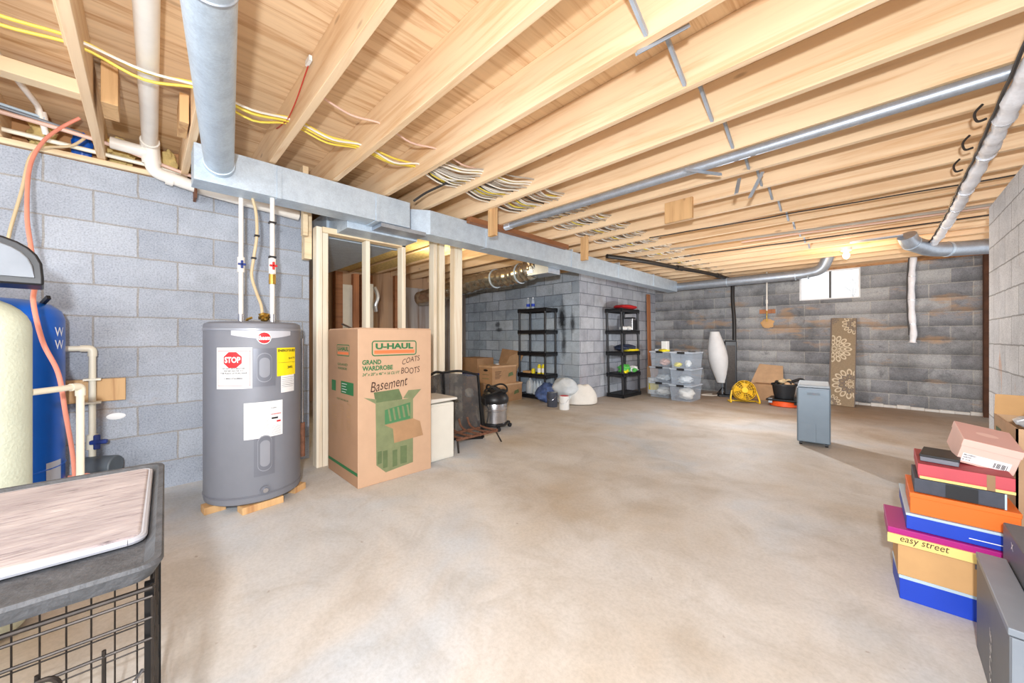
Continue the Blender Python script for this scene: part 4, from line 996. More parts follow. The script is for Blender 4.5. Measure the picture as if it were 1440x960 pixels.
# ================================================================ CARDBOARD BOXES by the inner wall
def filebox(x0, y0, x1, y1, z0, z1, label, lid=False, rot=0.0):
    c = Vector(((x0+x1)/2, (y0+y1)/2, z0)); d = thing('file_box', label, 'cardboard box', c, rotz=rot)
    hx, hy, hh = (x1-x0)/2, (y1-y0)/2, z1-z0
    MB().box((-hx, -hy, 0), (hx, hy, hh-.012), 'cardboard_old').build('carton', d, world=False, bevel=.004)
    MB().box((-hx-.006, -hy-.006, hh-.03), (hx+.006, hy+.006, hh), 'cardboard_old_light').build('lid', d, world=False, bevel=.003)
    mb = MB(); P_ = lambda u, v: Vector((hx+.0015, u, v)); Q_ = lambda u, v: Vector((u, -hy-.0015, v))
    for i in range(6): q4(mb, -hy+.06, hh*.66-.022*i, -hy+.20-.02*(i % 3), hh*.66-.022*i+.008, P_, 'ink_brown')
    mb.poly([P_(hy-.20, hh*.35), P_(hy-.07, hh*.42), P_(hy-.09, hh*.62), P_(hy-.18, hh*.55)], 'ink_green_dark'); mb.build('side_print', d, world=False)
    mb = MB(); mb.poly([Q_(hx*.35*math.cos(t)+0, hh*.75+.018*math.sin(t)) for t in [i*2*PI/12 for i in range(12)]], 'ink_black')
    q4(mb, -hx*.5, hh*.28, hx*.5, hh*.31, Q_, 'ink_green_dark'); q4(mb, -hx*.5, hh*.5, hx*.5, hh*.52, Q_, 'ink_green_dark'); mb.build('hand_hole', d, world=False)
    return d
filebox(-4.76, 4.05, -4.42, 4.62, 0, .30, 'cardboard file box, lower one of the stack left of black shelf')
filebox(-4.80, 3.98, -4.47, 4.53, .30, .60, 'cardboard file box with hand hole, upper one of the stack left of black shelf')
tag(MB().box((-5.35, 3.75, 0), (-4.85, 4.10, .42), 'cardboard_old').build('cardboard_box', bevel=.005), 'plain brown box behind the vacuum with a blue flat box on it', 'cardboard box')
tag(MB().box((-5.30, 3.78, .422), (-4.85, 4.05, .455), 'valve_blue').build('flat_box', bevel=.004), 'flat dark blue box lying on brown box by the wall', 'box')
tag(MB().box((-5.85, 4.35, 0), (-5.3, 4.75, .68), 'cardboard_old').build('cardboard_box', bevel=.005), 'tall brown box leftmost against the inner wall', 'cardboard box')
def slab(pts, th, m, name, label, cat):
    P = [Vector(p) for p in pts]; n = (P[1]-P[0]).cross(P[-1]-P[0]).normalized()*th; k = len(P)
    mb = MB(); mb.add(P+[p+n for p in P], [tuple(range(k-1, -1, -1)), tuple(range(k, 2*k))]+[(i, (i+1) % k, k+(i+1) % k, k+i) for i in range(k)], m)
    return tag(mb.build(name, smooth=False), label, cat)
slab([(-5.25, 4.75, .30), (-4.72, 4.75, .30), (-4.85, 5.06, .80), (-5.38, 5.06, .84)], .008, 'cardboard_old', 'flattened_cardboard', 'flattened cardboard sheet leaning behind the file boxes, left one', 'cardboard')
slab([(-5.08, 4.68, .25), (-4.74, 4.68, .25), (-4.76, 5.06, .80), (-5.10, 5.06, .80)], .008, 'cardboard_old_light', 'flattened_cardboard', 'flattened cardboard sheet leaning behind the file boxes, right one', 'cardboard')
tag(MB().blob((-4.68, 4.28, .61), .03, .04, .012, 'cloth_white', lump=.3, seed=5).build('paper_scrap'), 'small white paper scrap on top of the upper file box', 'paper')

# ================================================================ PLASTIC SHELVES
def shelf_unit(label, loc, rotz, lean=0.0):
    d = thing('plastic_shelf', label, 'shelf', loc, 'black plastic shelving units', rotz)
    W_, D_ = .66, .33
    lv = [.055, .42, .80, 1.18, 1.56]
    sh = lambda z: lean*z
    for i, z in enumerate(lv):
        mb = MB(); o = sh(z)
        mb.box((-W_/2+o, -D_/2, z-.05), (W_/2+o, -D_/2+.012, z+.012), 'black_plastic').box((-W_/2+o, D_/2-.012, z-.05), (W_/2+o, D_/2, z+.012), 'black_plastic')
        mb.box((-W_/2+o, -D_/2, z-.05), (-W_/2+.012+o, D_/2, z+.012), 'black_plastic').box((W_/2-.012+o, -D_/2, z-.05), (W_/2+o, D_/2, z+.012), 'black_plastic')
        mb.box((-W_/2+o, -D_/2, z-.006), (W_/2+o, D_/2, z+.004), 'black_plastic')
        for k in range(5): mb.box((-W_/2+.1+k*.11+o, -D_/2+.02, z+.004), (-W_/2+.12+k*.11+o, D_/2-.02, z+.007), 'black_plastic')
        mb.build('shelf_board', d, world=False, bevel=.004)
    for sx in (-1, 1):
        for sy in (-1, 1):
            mb = MB(); x, y = sx*(W_/2-.03), sy*(D_/2-.025)
            mb.tube([(x+sh(z), y, z) for z in (0, .4, .8, 1.2, 1.56)], .020, 'black_plastic', 12)
            for z in lv: mb.tube([(x+sh(z-.05), y, max(.0, z-.06)), (x+sh(z+.03), y, z+.02)], .027, 'black_plastic', 12)
            mb.build('post', d, world=False)
    return d
shelf_unit('black plastic five-tier shelf left of the wall corner, holding yellow cans', (-4.36, 4.95, 0), 0.0, 0.0)
shelf_unit('black plastic five-tier shelf right of the wall corner with red cushion on top', (-3.37, 6.24, 0), PI/2, -.045)
SH = [.062, .427, .807, 1.187, 1.567]
def bottle(x, y, z, label):
    d = thing('water_bottle', label, 'bottle', (x, y, z), 'water bottles on the left shelf')
    MB().lathe([(.028, 0), (.032, .01), (.032, .12), (.028, .15), (.012, .18), (.012, .195)], (x, y, z), 'clear_bottle', 16).build('bottle_body', d)
    MB().lathe([(.0325, .05), (.0325, .10)], (x, y, z), 'shoe_blue', 16).build('bottle_label', d)
    MB().cyl((x, y, z+.195), (x, y, z+.212), .013, 'ink_white', 12).build('cap', d)
bottle(-4.58, 4.95, SH[4]+.006, 'clear water bottle on top of the left shelf, left one of two'); bottle(-4.47, 4.96, SH[4]+.006, 'clear water bottle on top of the left shelf, right one of two')
for (x, y, h_, label) in ((-4.17, 4.90, .17, 'tall yellow spray can on the left shelf, right of two'), (-4.25, 4.88, .165, 'tall yellow spray can on the left shelf, left of two'), (-4.37, 4.86, .09, 'short yellow can beside the tall yellow cans')):
    d = thing('spray_can', label, 'can', (x, y, SH[1]+.006))
    MB().lathe([(.03, 0), (.034, .005), (.034, h_*.85), (.02, h_*.93), (.018, h_)], (x, y, SH[1]+.006), 'can_yellow', 20).build('can_body', d)
    if h_ > .1: MB().patch((x, y), .0348, -2.2, .6, SH[1]+.03, SH[1]+.03+h_*.45, 'label_white').build('can_label', d)
tag(MB().box((-4.62, 4.85, SH[1]+.006), (-4.44, 4.98, SH[1]+.04), 'cardboard_kraft').build('small_carton', bevel=.003), 'small flat tan carton on the left shelf beside yellow cans', 'box')
d = thing('water_jug', 'translucent gallon jug on bottom tier of the left shelf', 'jug', (-4.50, 4.92, SH[0]+.006))
MB().lathe([(.07, 0), (.078, .012), (.078, .15), (.06, .21), (.025, .25), (.02, .27)], (-4.50, 4.92, SH[0]+.006), 'plastic_sheet', 24).build('jug_body', d)
MB().cyl((-4.50, 4.92, .305), (-4.50, 4.92, .325), .022, 'ink_white').build('cap', d)
MB().tube(smooth_path([(-4.47, 4.86, .29), (-4.44, 4.84, .27), (-4.44, 4.85, .20), (-4.46, 4.86, .17)]), .009, 'plastic_white').build('handle', d)
for i in range(4):
    tag(MB().lathe([(.028, 0), (.034, .01), (.034, .15), (.028, .18), (.013, .215), (.013, .235)], (-4.34+.072*(i % 2), 4.86+.075*(i//2), SH[0]+.006), 'clear_bottle', 14).build('water_bottle'), 'clear bottle in the pack on bottom tier of the left shelf', 'bottle', 'pack of bottles on bottom tier')
# things in front of the corner
tag(MB().blob((-3.93, 4.72, .15), .17, .15, .17, 'bag_blue', lump=.25, seed=21, flat=-.15).build('blue_bag'), 'crumpled blue and white plastic bag on floor right of the left shelf', 'bag')
d = thing('garbage_bag', 'inflated pale translucent bag resting on paint cans at the wall corner', 'bag', (-3.66, 4.85, .1))
MB().blob((-3.60, 4.76, .27), .20, .19, .155, 'bag_haze', lump=.12, seed=22).build('bag_body', d)
MB().blob((-3.62, 4.78, .10), .12, .12, .11, 'bag_haze', lump=.2, seed=26, flat=-.099).build('bag_base', d)
def sack():
    mb = MB(); o = fl(818, 570); rr = math.atan2(sn, cs)
    R = Matrix.Rotation(YAW, 4, 'Z')
    n, k = 32, 16; vs = []
    for i in range(k+1):
        t = i/k
        for j in range(n):
            a = 2*PI*j/n
            ww = .27*(1-t**2.2*.72)*(1+.04*math.sin(3*a+2*t)); dd_ = .17*(1-t**2*.7)
            x = ww*math.cos(a)+.05*t; y = dd_*math.sin(a)
            if t == 0: x *= .97; y *= .9
            vs.append(o+R @ Vector((x, y+.14, .31*t*(1+.05*math.sin(2*a+1)))))
    fs = [(i*n+j, i*n+(j+1) % n, (i+1)*n+(j+1) % n, (i+1)*n+j) for i in range(k) for j in range(n)]+[tuple(range(n-1, -1, -1)), tuple(k*n+j for j in range(n))]
    mb.add(vs, fs, 'bag_white'); ob = mb.build('white_sack')
    b = ob.modifiers.new('s', 'SUBSURF'); b.levels = 1; b.render_levels = 1
    return ob
tag(sack(), 'slumped white fabric sack on the floor in front of wall corner', 'sack')
def can(p, r, h_, label, lidm='steel', body='plastic_white'):
    d = thing('paint_can', label, 'paint can', p)
    MB().lathe([(r*.97, 0), (r, .006), (r, h_-.01), (r*1.03, h_-.008), (r*1.03, h_)], p, body, 28).build('can_body', d)
    MB().lathe([(r*.85, h_-.004), (r*.85, h_+.003)], p, lidm, 24).build('lid', d)
    MB().tube([p+Vector((r*math.cos(a)*1.05, r*math.sin(a)*1.05, h_*.8-.07*math.sin((a+2.6)/2.6*PI))) for a in [-2.6+i*.26 for i in range(11)]], .002, 'steel', 6).build('bail_handle', d)
    return d
can(Vector((-3.36, 4.42, 0)), .075, .20, 'white paint can with red mark, nearest in front of pale bag', 'ink_red')
can(Vector((-3.62, 4.46, 0)), .08, .22, 'blue-labelled paint can left of the white paint can', 'steel', 'shoe_dark')
# second shelf contents
mb = MB(); mb.blob((-3.32, 6.18, SH[4]+.046), .17, .30, .045, 'pillow_red', lump=.05, seed=3); tag(mb.build('red_cushion'), 'red cushion lying on top of the right shelf', 'cushion')
for i in range(3): tag(MB().blob((-3.29, 5.98+.075*i, SH[3]+.042), .032, .034, .036, 'plastic_white').build('white_jar'), 'small round white jar on the right shelf upper tier', 'jar', 'white jars on the right shelf')
tag(MB().blob((-3.27, 6.22, SH[3]+.045), .05, .07, .038, 'cloth_white', lump=.2, seed=31).build('folded_cloth'), 'bundled white cloth beside the coffee maker on right shelf', 'cloth')
d = thing('coffee_maker', 'chrome coffee maker on the upper tier of the right shelf', 'coffee maker', (-3.32, 6.38, SH[3]))
MB().box((-3.42, 6.30, SH[3]+.006), (-3.24, 6.46, SH[3]+.23), 'steel').build('housing', d, bevel=.012)
MB().box((-3.41, 6.31, SH[3]+.23), (-3.25, 6.45, SH[3]+.25), 'black_plastic').build('lid', d, bevel=.008)
MB().box((-3.238, 6.32, SH[3]+.02), (-3.225, 6.44, SH[3]+.20), 'black_plastic').build('carafe_bay', d, bevel=.005)
tag(MB().blob((-3.30, 6.14, SH[2]+.075), .16, .25, .065, 'bag_navy', lump=.2, seed=33).build('navy_bag'), 'navy blue fabric bag on the middle tier of right shelf', 'bag')
tag(MB().blob((-3.22, 6.20, SH[2]+.035), .13, .22, .028, 'can_yellow', lump=.25, seed=34).build('yellow_cloth'), 'yellow patterned cloth under the navy bag on right shelf', 'cloth')
tag(MB().blob((-3.27, 6.05, SH[1]+.085), .10, .12, .08, 'bag_green', lump=.3, seed=35).build('green_bag'), 'green and white plastic bag on lower tier of the right shelf, left one', 'bag')
tag(MB().blob((-3.24, 6.02, SH[1]+.045), .06, .07, .04, 'can_yellow', lump=.3, seed=36).build('yellow_packet'), 'yellow packet in front of the green bag on right shelf', 'packet')
tag(MB().blob((-3.26, 6.33, SH[1]+.065), .09, .09, .06, 'plastic_white', lump=.25, seed=37).build('white_packet'), 'white plastic packet with green on lower tier of right shelf', 'packet')
tag(MB().blob((-3.20, 6.30, SH[1]+.05), .04, .05, .04, 'bag_green', lump=.3, seed=38).build('green_packet'), 'small green packet on lower tier of right shelf, right one', 'packet')
d = can(Vector((-3.12, 6.88, 0)), .10, .30, 'white bucket with yellow label between right shelf and plastic bins', 'plastic_white')
WORLD['plastic_bucket'] = Vector((-3.12, 6.88, 0)); d.name = 'plastic_bucket'; d['category'] = 'bucket'
mb = MB(); mb.patch((-3.12, 6.88), .1012, -2.0, .8, .08, .20, 'label_yellow'); mb.build('bucket_label', d)
tag(MB().box((-3.3, 7.0, 0), (-3.16, 7.2, .5), 'cardboard_old').build('cardboard_box', bevel=.004), 'narrow brown carton behind the white bucket', 'cardboard box')
tag(MB().beam((-3.52, 7.62, .0), (-3.55, 7.60, 1.98), .12, .03, 'orange_board', up=(1, 0, 0)).build('leaning_board', bevel=.002), 'orange-brown board standing upright in the back left corner', 'board')

# ================================================================ CLEAR BINS
def bin_(x, y, z, hx, hy, hh, label):
    d = thing('storage_bin', label, 'storage bin', (x, y, z), 'clear plastic storage bins')
    mb = MB(); t = .9
    b = [(-hx*t, -hy*t, .004), (hx*t, -hy*t, .004), (hx*t, hy*t, .004), (-hx*t, hy*t, .004)]; c_ = [(-hx, -hy, hh-.02), (hx, -hy, hh-.02), (hx, hy, hh-.02), (-hx, hy, hh-.02)]
    mb.add(b+c_, [(3, 2, 1, 0), (0, 1, 5, 4), (1, 2, 6, 5), (2, 3, 7, 6), (3, 0, 4, 7)], 'clear_plastic'); mb.build('tub', d, world=False)
    MB().box((-hx-.012, -hy-.012, hh-.022), (hx+.012, hy+.012, hh), 'clear_rim').build('lid', d, world=False, bevel=.004)
    for q_ in (((-.06, -hy-.024, hh-.03), (.06, -hy-.008, hh+.004)), ((-.06, hy+.008, hh-.03), (.06, hy+.024, hh+.004))):
        MB().box(q_[0], q_[1], 'black_plastic').build('latch', d, world=False, bevel=.004)
    return d
h_ = .275
for ci, (x, y) in enumerate(((-2.82, 6.70), (-2.40, 6.56))):
    for r_ in range(3):
        bin_(x+.01*r_, y-.01*r_, r_*h_, .175, .24, h_-.002, 'clear storage bin, %s column, %s of the stack beside right shelf' % (('left', 'right')[ci], ('bottom', 'middle', 'top')[r_]))
for (x, y, z, rx, rz, m_, lab) in ((-2.84, 6.70, .09, .12, .075, 'cloth_white', 'crumpled white cloth inside bottom left bin'), (-2.38, 6.52, .115, .12, .10, 'bag_white', 'stuffed white bag inside bottom right bin'),
                                   (-2.80, 6.66, .55+.075, .08, .065, 'shoe_pink', 'pale pink item inside top left bin'), (-2.50, 6.48, .55+.05, .06, .04, 'can_yellow', 'small yellow item inside top right bin'), (-2.36, 6.55, .55+.07, .05, .06, 'cloth_white', 'small white item inside top right bin'),
                                   (-2.82, 6.68, .275+.075, .11, .06, 'bag_haze', 'folded grey fabric inside middle left bin'), (-2.40, 6.54, .275+.075, .11, .06, 'bag_haze', 'folded grey fabric inside middle right bin')):
    tag(MB().blob((x, y, z), rx, rx*1.3, rz, m_, lump=.25, seed=int(x*-100)).build('stored_item'), lab, 'stored item')
tag(MB().box((-2.82, 6.55, .826), (-2.72, 6.66, 1.0), 'plastic_white').build('white_carton', bevel=.004), 'small white carton standing on top of the left bins', 'box')
tag(MB().box((-2.96, 6.60, .826), (-2.83, 6.80, .850), 'plastic_white').build('white_tray', bevel=.004), 'flat white tray on top of the left bins', 'tray')
tag(MB().blob((-2.74, 6.47, .835), .09, .06, .03, 'can_yellow', lump=.3, seed=44).build('yellow_cloth'), 'yellow cloth draped on front edge of the top left bin', 'cloth')

# ================================================================ LAMP, TOWER, FAN, POT
lp = fl(1016, 556)
d = thing('paper_floor_lamp', 'tall white paper-shade floor lamp standing near the back wall', 'floor lamp', lp)
rt = Vector((cs, sn, 0))
mb = MB(); n, k = 28, 22; vs = []
for i in range(k+1):
    t = i/k; r_ = .068+.092*math.sin(PI*(t*.92+.04))**1.2; cx = -.17*t-.02+.02*0; o = lp+rt*(-.045-.13*t+.03)+Vector((0, 0, .24+.93*t))
    for j in range(n):
        a = 2*PI*j/n; q = r_*(1+.012*math.cos(14*a)); vs.append(o+Vector((q*math.cos(a), q*math.sin(a), 0)))
mb.add(vs, [(i*n+j, i*n+(j+1) % n, (i+1)*n+(j+1) % n, (i+1)*n+j) for i in range(k) for j in range(n)]+[tuple(range(n-1, -1, -1)), tuple(k*n+j for j in range(n))], 'lamp_paper'); mb.build('lamp_shade', d)
MB().cyl(lp+Vector((0, 0, .01)), lp+rt*-.01+Vector((0, 0, .30)), .012, 'silver_plastic').build('pole', d)
for a in (.3, 2.4, 4.5): MB().tube(smooth_path([lp+Vector((0, 0, .16)), lp+Vector((.09*math.cos(a), .09*math.sin(a), .08)), lp+Vector((.17*math.cos(a), .17*math.sin(a), .008))]), .007, 'black_metal', 8).build('leg', d)
pts = [lp+Vector((.02, -.02, .02)), lp+rt*-.15+Vector((0, -.05, .008)), lp+rt*-.35+Vector((0, .0, .008)), lp+rt*-.42+Vector((0, .12, .008)), lp+rt*-.25+Vector((0, .18, .008))]
tag(MB().tube(smooth_path(pts), .006, 'cable_white', 8).build('power_cord'), 'white power cord lying on floor beside the paper lamp', 'cord')
tw = fl(1030, 552); tw = Vector((-1.98, 7.55, 0))
d = thing('tower_heater', 'black tower heater standing against the back wall under the black pipe', 'tower heater', tw)
R = Matrix.Translation(tw) @ Matrix.Rotation(.35, 4, 'Z')
MB().box((-.095, -.07, .03), (.095, .07, 1.0), 'black_plastic', R).build('housing', d, bevel=.015)
MB().box((-.065, -.078, .12), (.065, -.069, .92), 'dark_iron', R).build('grille', d, bevel=.003)
MB().box((-.20, -.17, 0), (.18, .13, .03), 'black_plastic', R).build('base', d, bevel=.01)
MB().box((-.08, -.045, 1.0), (.08, .045, 1.02), 'black_plastic', R).build('top_cap', d, bevel=.006)
tag(MB().tube(smooth_path([(-1.98, 7.80, 1.0), (-1.99, 7.82, 1.4), (-2.02, 7.84, 1.8), (-2.02, 7.86, 2.15)]), .032, 'pipe_black', 14).build('black_pipe'), 'black vertical pipe dropping from ceiling to the tower heater', 'pipe')
d = thing('black_drain_pipe', 'black drain pipe under the joists from the duct toward the back wall', 'pipe', (-2.2, 6, 2.15))
pth = smooth_path([(-2.66, 4.45, 2.17), (-2.45, 5.1, 2.165), (-2.3, 5.9, 2.16), (-2.1, 6.8, 2.15), (-2.02, 7.5, 2.14), (-2.02, 7.84, 2.13)])
MB().tube(pth, .03, 'pipe_black', 12).build('pipe', d)
for i in (12, 20): MB().tube([pth[i], pth[i+1]], .04, 'pipe_black', 12).build('coupling', d)
fc = fl(1046, 566); fdir = Vector((-fc.x, -fc.y, 0)).normalized()
fdir = (Matrix.Rotation(.25, 4, 'Z') @ fdir); fdir = Vector((fdir.x, fdir.y, .28)).normalized(); side = fdir.cross(Vector((0, 0, 1))).normalized(); upv = side.cross(fdir)
d = thing('drum_fan', 'round yellow drum floor fan near the tower heater', 'fan', fc)
ctr = fc+Vector((0, 0, .195))
rr_ = .158
MB().tube([ctr-fdir*.09, ctr-fdir*.085, ctr+fdir*.06, ctr+fdir*.065], [rr_*.97, rr_, rr_, rr_*.97], 'fan_yellow', 36, caps=False).build('drum', d)
mb = MB()
for f_ in (.25, .45, .65, .85, 1.0): mb.tube([ctr+fdir*.065+(side*math.cos(t)+upv*math.sin(t))*rr_*f_ for t in [i*2*PI/36 for i in range(37)]], .003, 'fan_yellow', 5)
for i in range(16):
    t = i*2*PI/16; mb.tube([ctr+fdir*.068+(side*math.cos(t)+upv*math.sin(t))*rr_*.2, ctr+fdir*.066+(side*math.cos(t)+upv*math.sin(t))*rr_], .003, 'fan_yellow', 5)
mb.build('grille', d)
MB().cyl(ctr-fdir*.04, ctr+fdir*.07, .045, 'fan_yellow', 20).build('hub', d)
for i in range(4):
    t = i*PI/2+.4; a1_, a2_ = t-.5, t+.35
    mb = MB(); q = lambda a, f_, o: ctr+(side*math.cos(a)+upv*math.sin(a))*rr_*f_+fdir*o
    mb.poly([q(t-.3, .2, -.02), q(t-.55, .9, -.03), q(t+.25, .92, .02), q(t+.3, .22, .0)], 'fan_yellow'); mb.build('blade', d)
MB().cyl(ctr-fdir*.092, ctr-fdir*.088, rr_*.97, 'fan_back', 36).build('rear_guard', d)
MB().tube([ctr-fdir*.05-(side*math.cos(t)+upv*math.sin(t))*.03*0+(side*math.cos(t)+upv*math.sin(t))*rr_*.94 for t in [i*2*PI/30 for i in range(31)]], .004, 'dark_iron', 5).build('rear_ring', d)
for sgn in (-1, 1):
    s_ = Vector((side.x, side.y, 0)).normalized(); fh = Vector((fdir.x, fdir.y, 0)).normalized(); b0 = ctr+s_*sgn*(rr_+.015)
    MB().tube(elbow_path([b0, b0+s_*sgn*.03+fh*.05+Vector((0, 0, -.12)), Vector((b0.x, b0.y, .012))+s_*sgn*.03+fh*.10, Vector((b0.x, b0.y, .012))+s_*sgn*.03-fh*.12], .04), .012, 'fan_yellow', 8).build('leg', d)
MB().cyl(Vector((fc.x, fc.y, .012))-s_*(rr_+.04)-fh*.12, Vector((fc.x, fc.y, .012))+s_*(rr_+.04)-fh*.12, .012, 'fan_yellow', 8).build('cross_bar', d)
# cardboard sheets against the wall
slab([(-1.70, 7.72, .25), (-1.22, 7.72, .25), (-1.27, 7.98, .56), (-1.62, 7.98, .58)], .008, 'cardboard_old_light', 'flattened_cardboard', 'tan flattened carton leaning on back wall behind yellow fan', 'cardboard')
tag(MB().box((-1.62, 7.46, 0), (-1.22, 7.74, .27), 'cardboard_old').build('cardboard_box', bevel=.004), 'low brown carton behind the yellow fan at back wall', 'cardboard box')
dc = fl(1103, 566); dc = Vector((-1.10, 7.10, 0))
d = thing('tool_base', 'orange and black round tool base under the black pot', 'tool base', dc)
MB().lathe([(.19, .0), (.205, .01), (.205, .07), (.19, .085)], dc, 'saw_orange', 36).build('orange_ring', d)
mb = MB(); mb.box(dc+Vector((-.22, -.2, .086)), dc+Vector((.2, .2, .115)), 'black_metal'); mb.build('platform', d, bevel=.01)
for k in range(4):
    a = k*PI/2+PI/4; MB().box(dc+Vector((math.cos(a)*.23-.025, math.sin(a)*.23-.025, .05)), dc+Vector((math.cos(a)*.23+.025, math.sin(a)*.23+.025, .12)), 'hanger_steel' if k == 2 else 'black_plastic').build('corner_clip', d, bevel=.004)
pc = dc+Vector((-.02, .02, .117))
d = thing('plant_pot', 'black plastic plant pot holding dry soil and debris', 'plant pot', pc)
MB().lathe([(.12, 0), (.125, .005), (.155, .20), (.168, .20), (.168, .225), (.155, .225), (.150, .19)], pc, 'pot_black', 32).build('pot', d)
mb = MB()
for i in range(9):
    a = i*.9; mb.blob(pc+Vector((.08*math.cos(a), .08*math.sin(a), .225+.02*(i % 3))), .045, .04, .03, ('cardboard_old_light', 'rubber_black', 'hose_beige')[i % 3], 10, 6, .3, i)
o = mb.build('dry_filling', d); o['kind'] = 'stuff'
tag(MB().tube(smooth_path([pc+Vector((.10, .05, .26)), pc+Vector((.2, .1, .30)), pc+Vector((.25, .12, .25)), pc+Vector((.27, .1, .20))]), .022, 'black_plastic').build('black_hose'), 'thick black hose end hanging over right side of the plant pot', 'hose')
# drop pipe with block on the back wall
d = thing('drop_pipe', 'thin white pipe dropping down the back wall onto a small wood block', 'pipe', (-1.512, 8.0, 1.5))
MB().cyl((-1.512, 8.0, 1.55), (-1.512, 8.0, 2.3), .012, 'pvc').build('pipe', d)
MB().cyl((-1.512, 8.0, 1.68), (-1.512, 8.0, 1.75), .018, 'pvc').build('coupling', d)
MB().cyl((-1.512, 8.0, 1.35), (-1.512, 8.0, 1.55), .009, 'brass').build('spout', d)
tag(MB().box((-1.63, 8.02, 1.50), (-1.39, 8.049, 1.575), 'orange_board').build('wood_block', bevel=.003), 'small orange-brown wood block on back wall below the thin white pipe', 'wood block')

# ================================================================ RUG
d = thing('leaning_rug', 'tan rug with cream floral medallions leaning upright on the back wall', 'rug', (-.46, 7.7, 0))
rb0, rb1 = Vector((-.62, 7.72, .004)), Vector((-.335, 7.66, .004)); rt0, rt1 = Vector((-.61, 7.985, 1.385)), Vector((-.325, 7.965, 1.37))
nrm = (rb1-rb0).cross(rt0-rb0).normalized()
if nrm.y > 0: nrm = -nrm
mb = MB(); mb.hexa([rb0, rb1, rb1-nrm*.05, rb0-nrm*.05, rt0, rt1, rt1-nrm*.05, rt0-nrm*.05], 'rug_tan')
def rp(u, v, o=.002): return rb0*(1-u)*(1-v)+rb1*u*(1-v)+rt0*(1-u)*v+rt1*u*v+nrm*o
def clipped(pts): return [(min(max(u, .01), .99), min(max(v, .004), .996)) for u, v in pts]
def petalring(cu_, cv_, r0, r1, n, m, o, wd=.5, outline=None):
    asp = .29/1.39
    for i in range(n):
        a = 2*PI*i/n
        def loop(sc, oo, mm):
            P_ = []
            for j in range(14):
                t = 2*PI*j/14; rl = (r0+r1)/2+(r1-r0)/2*sc*math.cos(t); rw = (r1-r0)/2*wd*sc*math.sin(t)
                x = rl*math.cos(a)-rw*math.sin(a); y = rl*math.sin(a)+rw*math.cos(a); P_.append((cu_+x/.29, cv_+y/1.39))
            if all(u < 0 or u > 1 for u, v in P_) or all(v < 0 or v > 1 for u, v in P_): return
            P_ = clipped(P_); mb.poly([rp(u, v, oo) for u, v in P_], mm)
        loop(1, o, m)
        if outline: loop(.55, o+.0008, outline)
def medallion(cu_, cv_, s, a_, b_):
    petalring(cu_, cv_, .095*s, .175*s, 15, a_, .002, .62, 'rug_tan')
    petalring(cu_, cv_, .050*s, .115*s, 11, b_, .0036, .62, 'rug_tan')
    petalring(cu_, cv_, .015*s, .055*s, 7, a_, .0052, .6, 'rug_tan')
medallion(.12, .64, 1.25, 'rug_cream', 'rug_cream')
medallion(.85, .25, 1.35, 'rug_cream', 'rug_grey')
medallion(.98, .93, .95, 'rug_cream', 'rug_grey'); medallion(.0, .02, .8, 'rug_cream', 'rug_grey'); medallion(-.05, 1.0, .6, 'rug_grey', 'rug_grey')
mb.build('pile', d)
MB().beam(rb0-nrm*.025, rt0-nrm*.025, .008, .054, 'rug_grey').build('binding', d); MB().beam(rb1-nrm*.025, rt1-nrm*.025, .008, .054, 'rug_grey').build('binding', d)

# ================================================================ PORTABLE AC
ac0, ac1 = fl(1120.5, 624), fl(1168.5, 631)
ux = (ac1-ac0).normalized(); uy = Vector((-ux.y, ux.x, 0)); W_ = (ac1-ac0).length
o0 = (ac0+ac1)/2+uy*.115
d = thing('portable_air_conditioner', 'blue-grey portable air conditioner standing alone on the open floor', 'air conditioner', o0)
R = Matrix(((ux.x, uy.x, 0, o0.x), (ux.y, uy.y, 0, o0.y), (0, 0, 1, 0), (0, 0, 0, 1)))
MB().box((-W_/2, -.115, .03), (W_/2, .20, .575), 'ac_grey', R).build('body', d, bevel=.014, seg=3)
MB().hexa([R @ Vector(p) for p in ((-W_/2+.005, -.112, .576), (W_/2-.005, -.112, .576), (W_/2-.005, .195, .576), (-W_/2+.005, .195, .576), (-W_/2+.012, -.10, .60), (W_/2-.012, -.10, .60), (W_/2-.012, .19, .615), (-W_/2+.012, .19, .615))], 'ac_light').build('top_panel', d, bevel=.006)
mb = MB(); mb.box((-.05, -.119, .50), (.05, -.114, .525), 'ac_mid', R); mb.box((-.012, -.121, .505), (.012, -.118, .52), 'heater_panel', R); mb.build('control_window', d)
MB().box((-W_/2+.012, -.1185, .04), (-W_/2+.15, -.1145, .22), 'ac_grey', R).build('filter_door', d, bevel=.002)
MB().box((-W_/2+.012, -.118, .555), (W_/2-.012, -.1145, .560), 'heater_panel', R).build('seam', d)
for sx in (-1, 1):
    for sy in (-.08, .15): MB().cyl(R @ Vector((sx*.10-.012, sy, .016)), R @ Vector((sx*.10+.012, sy, .016)), .016, 'black_plastic', 14).build('caster', d)

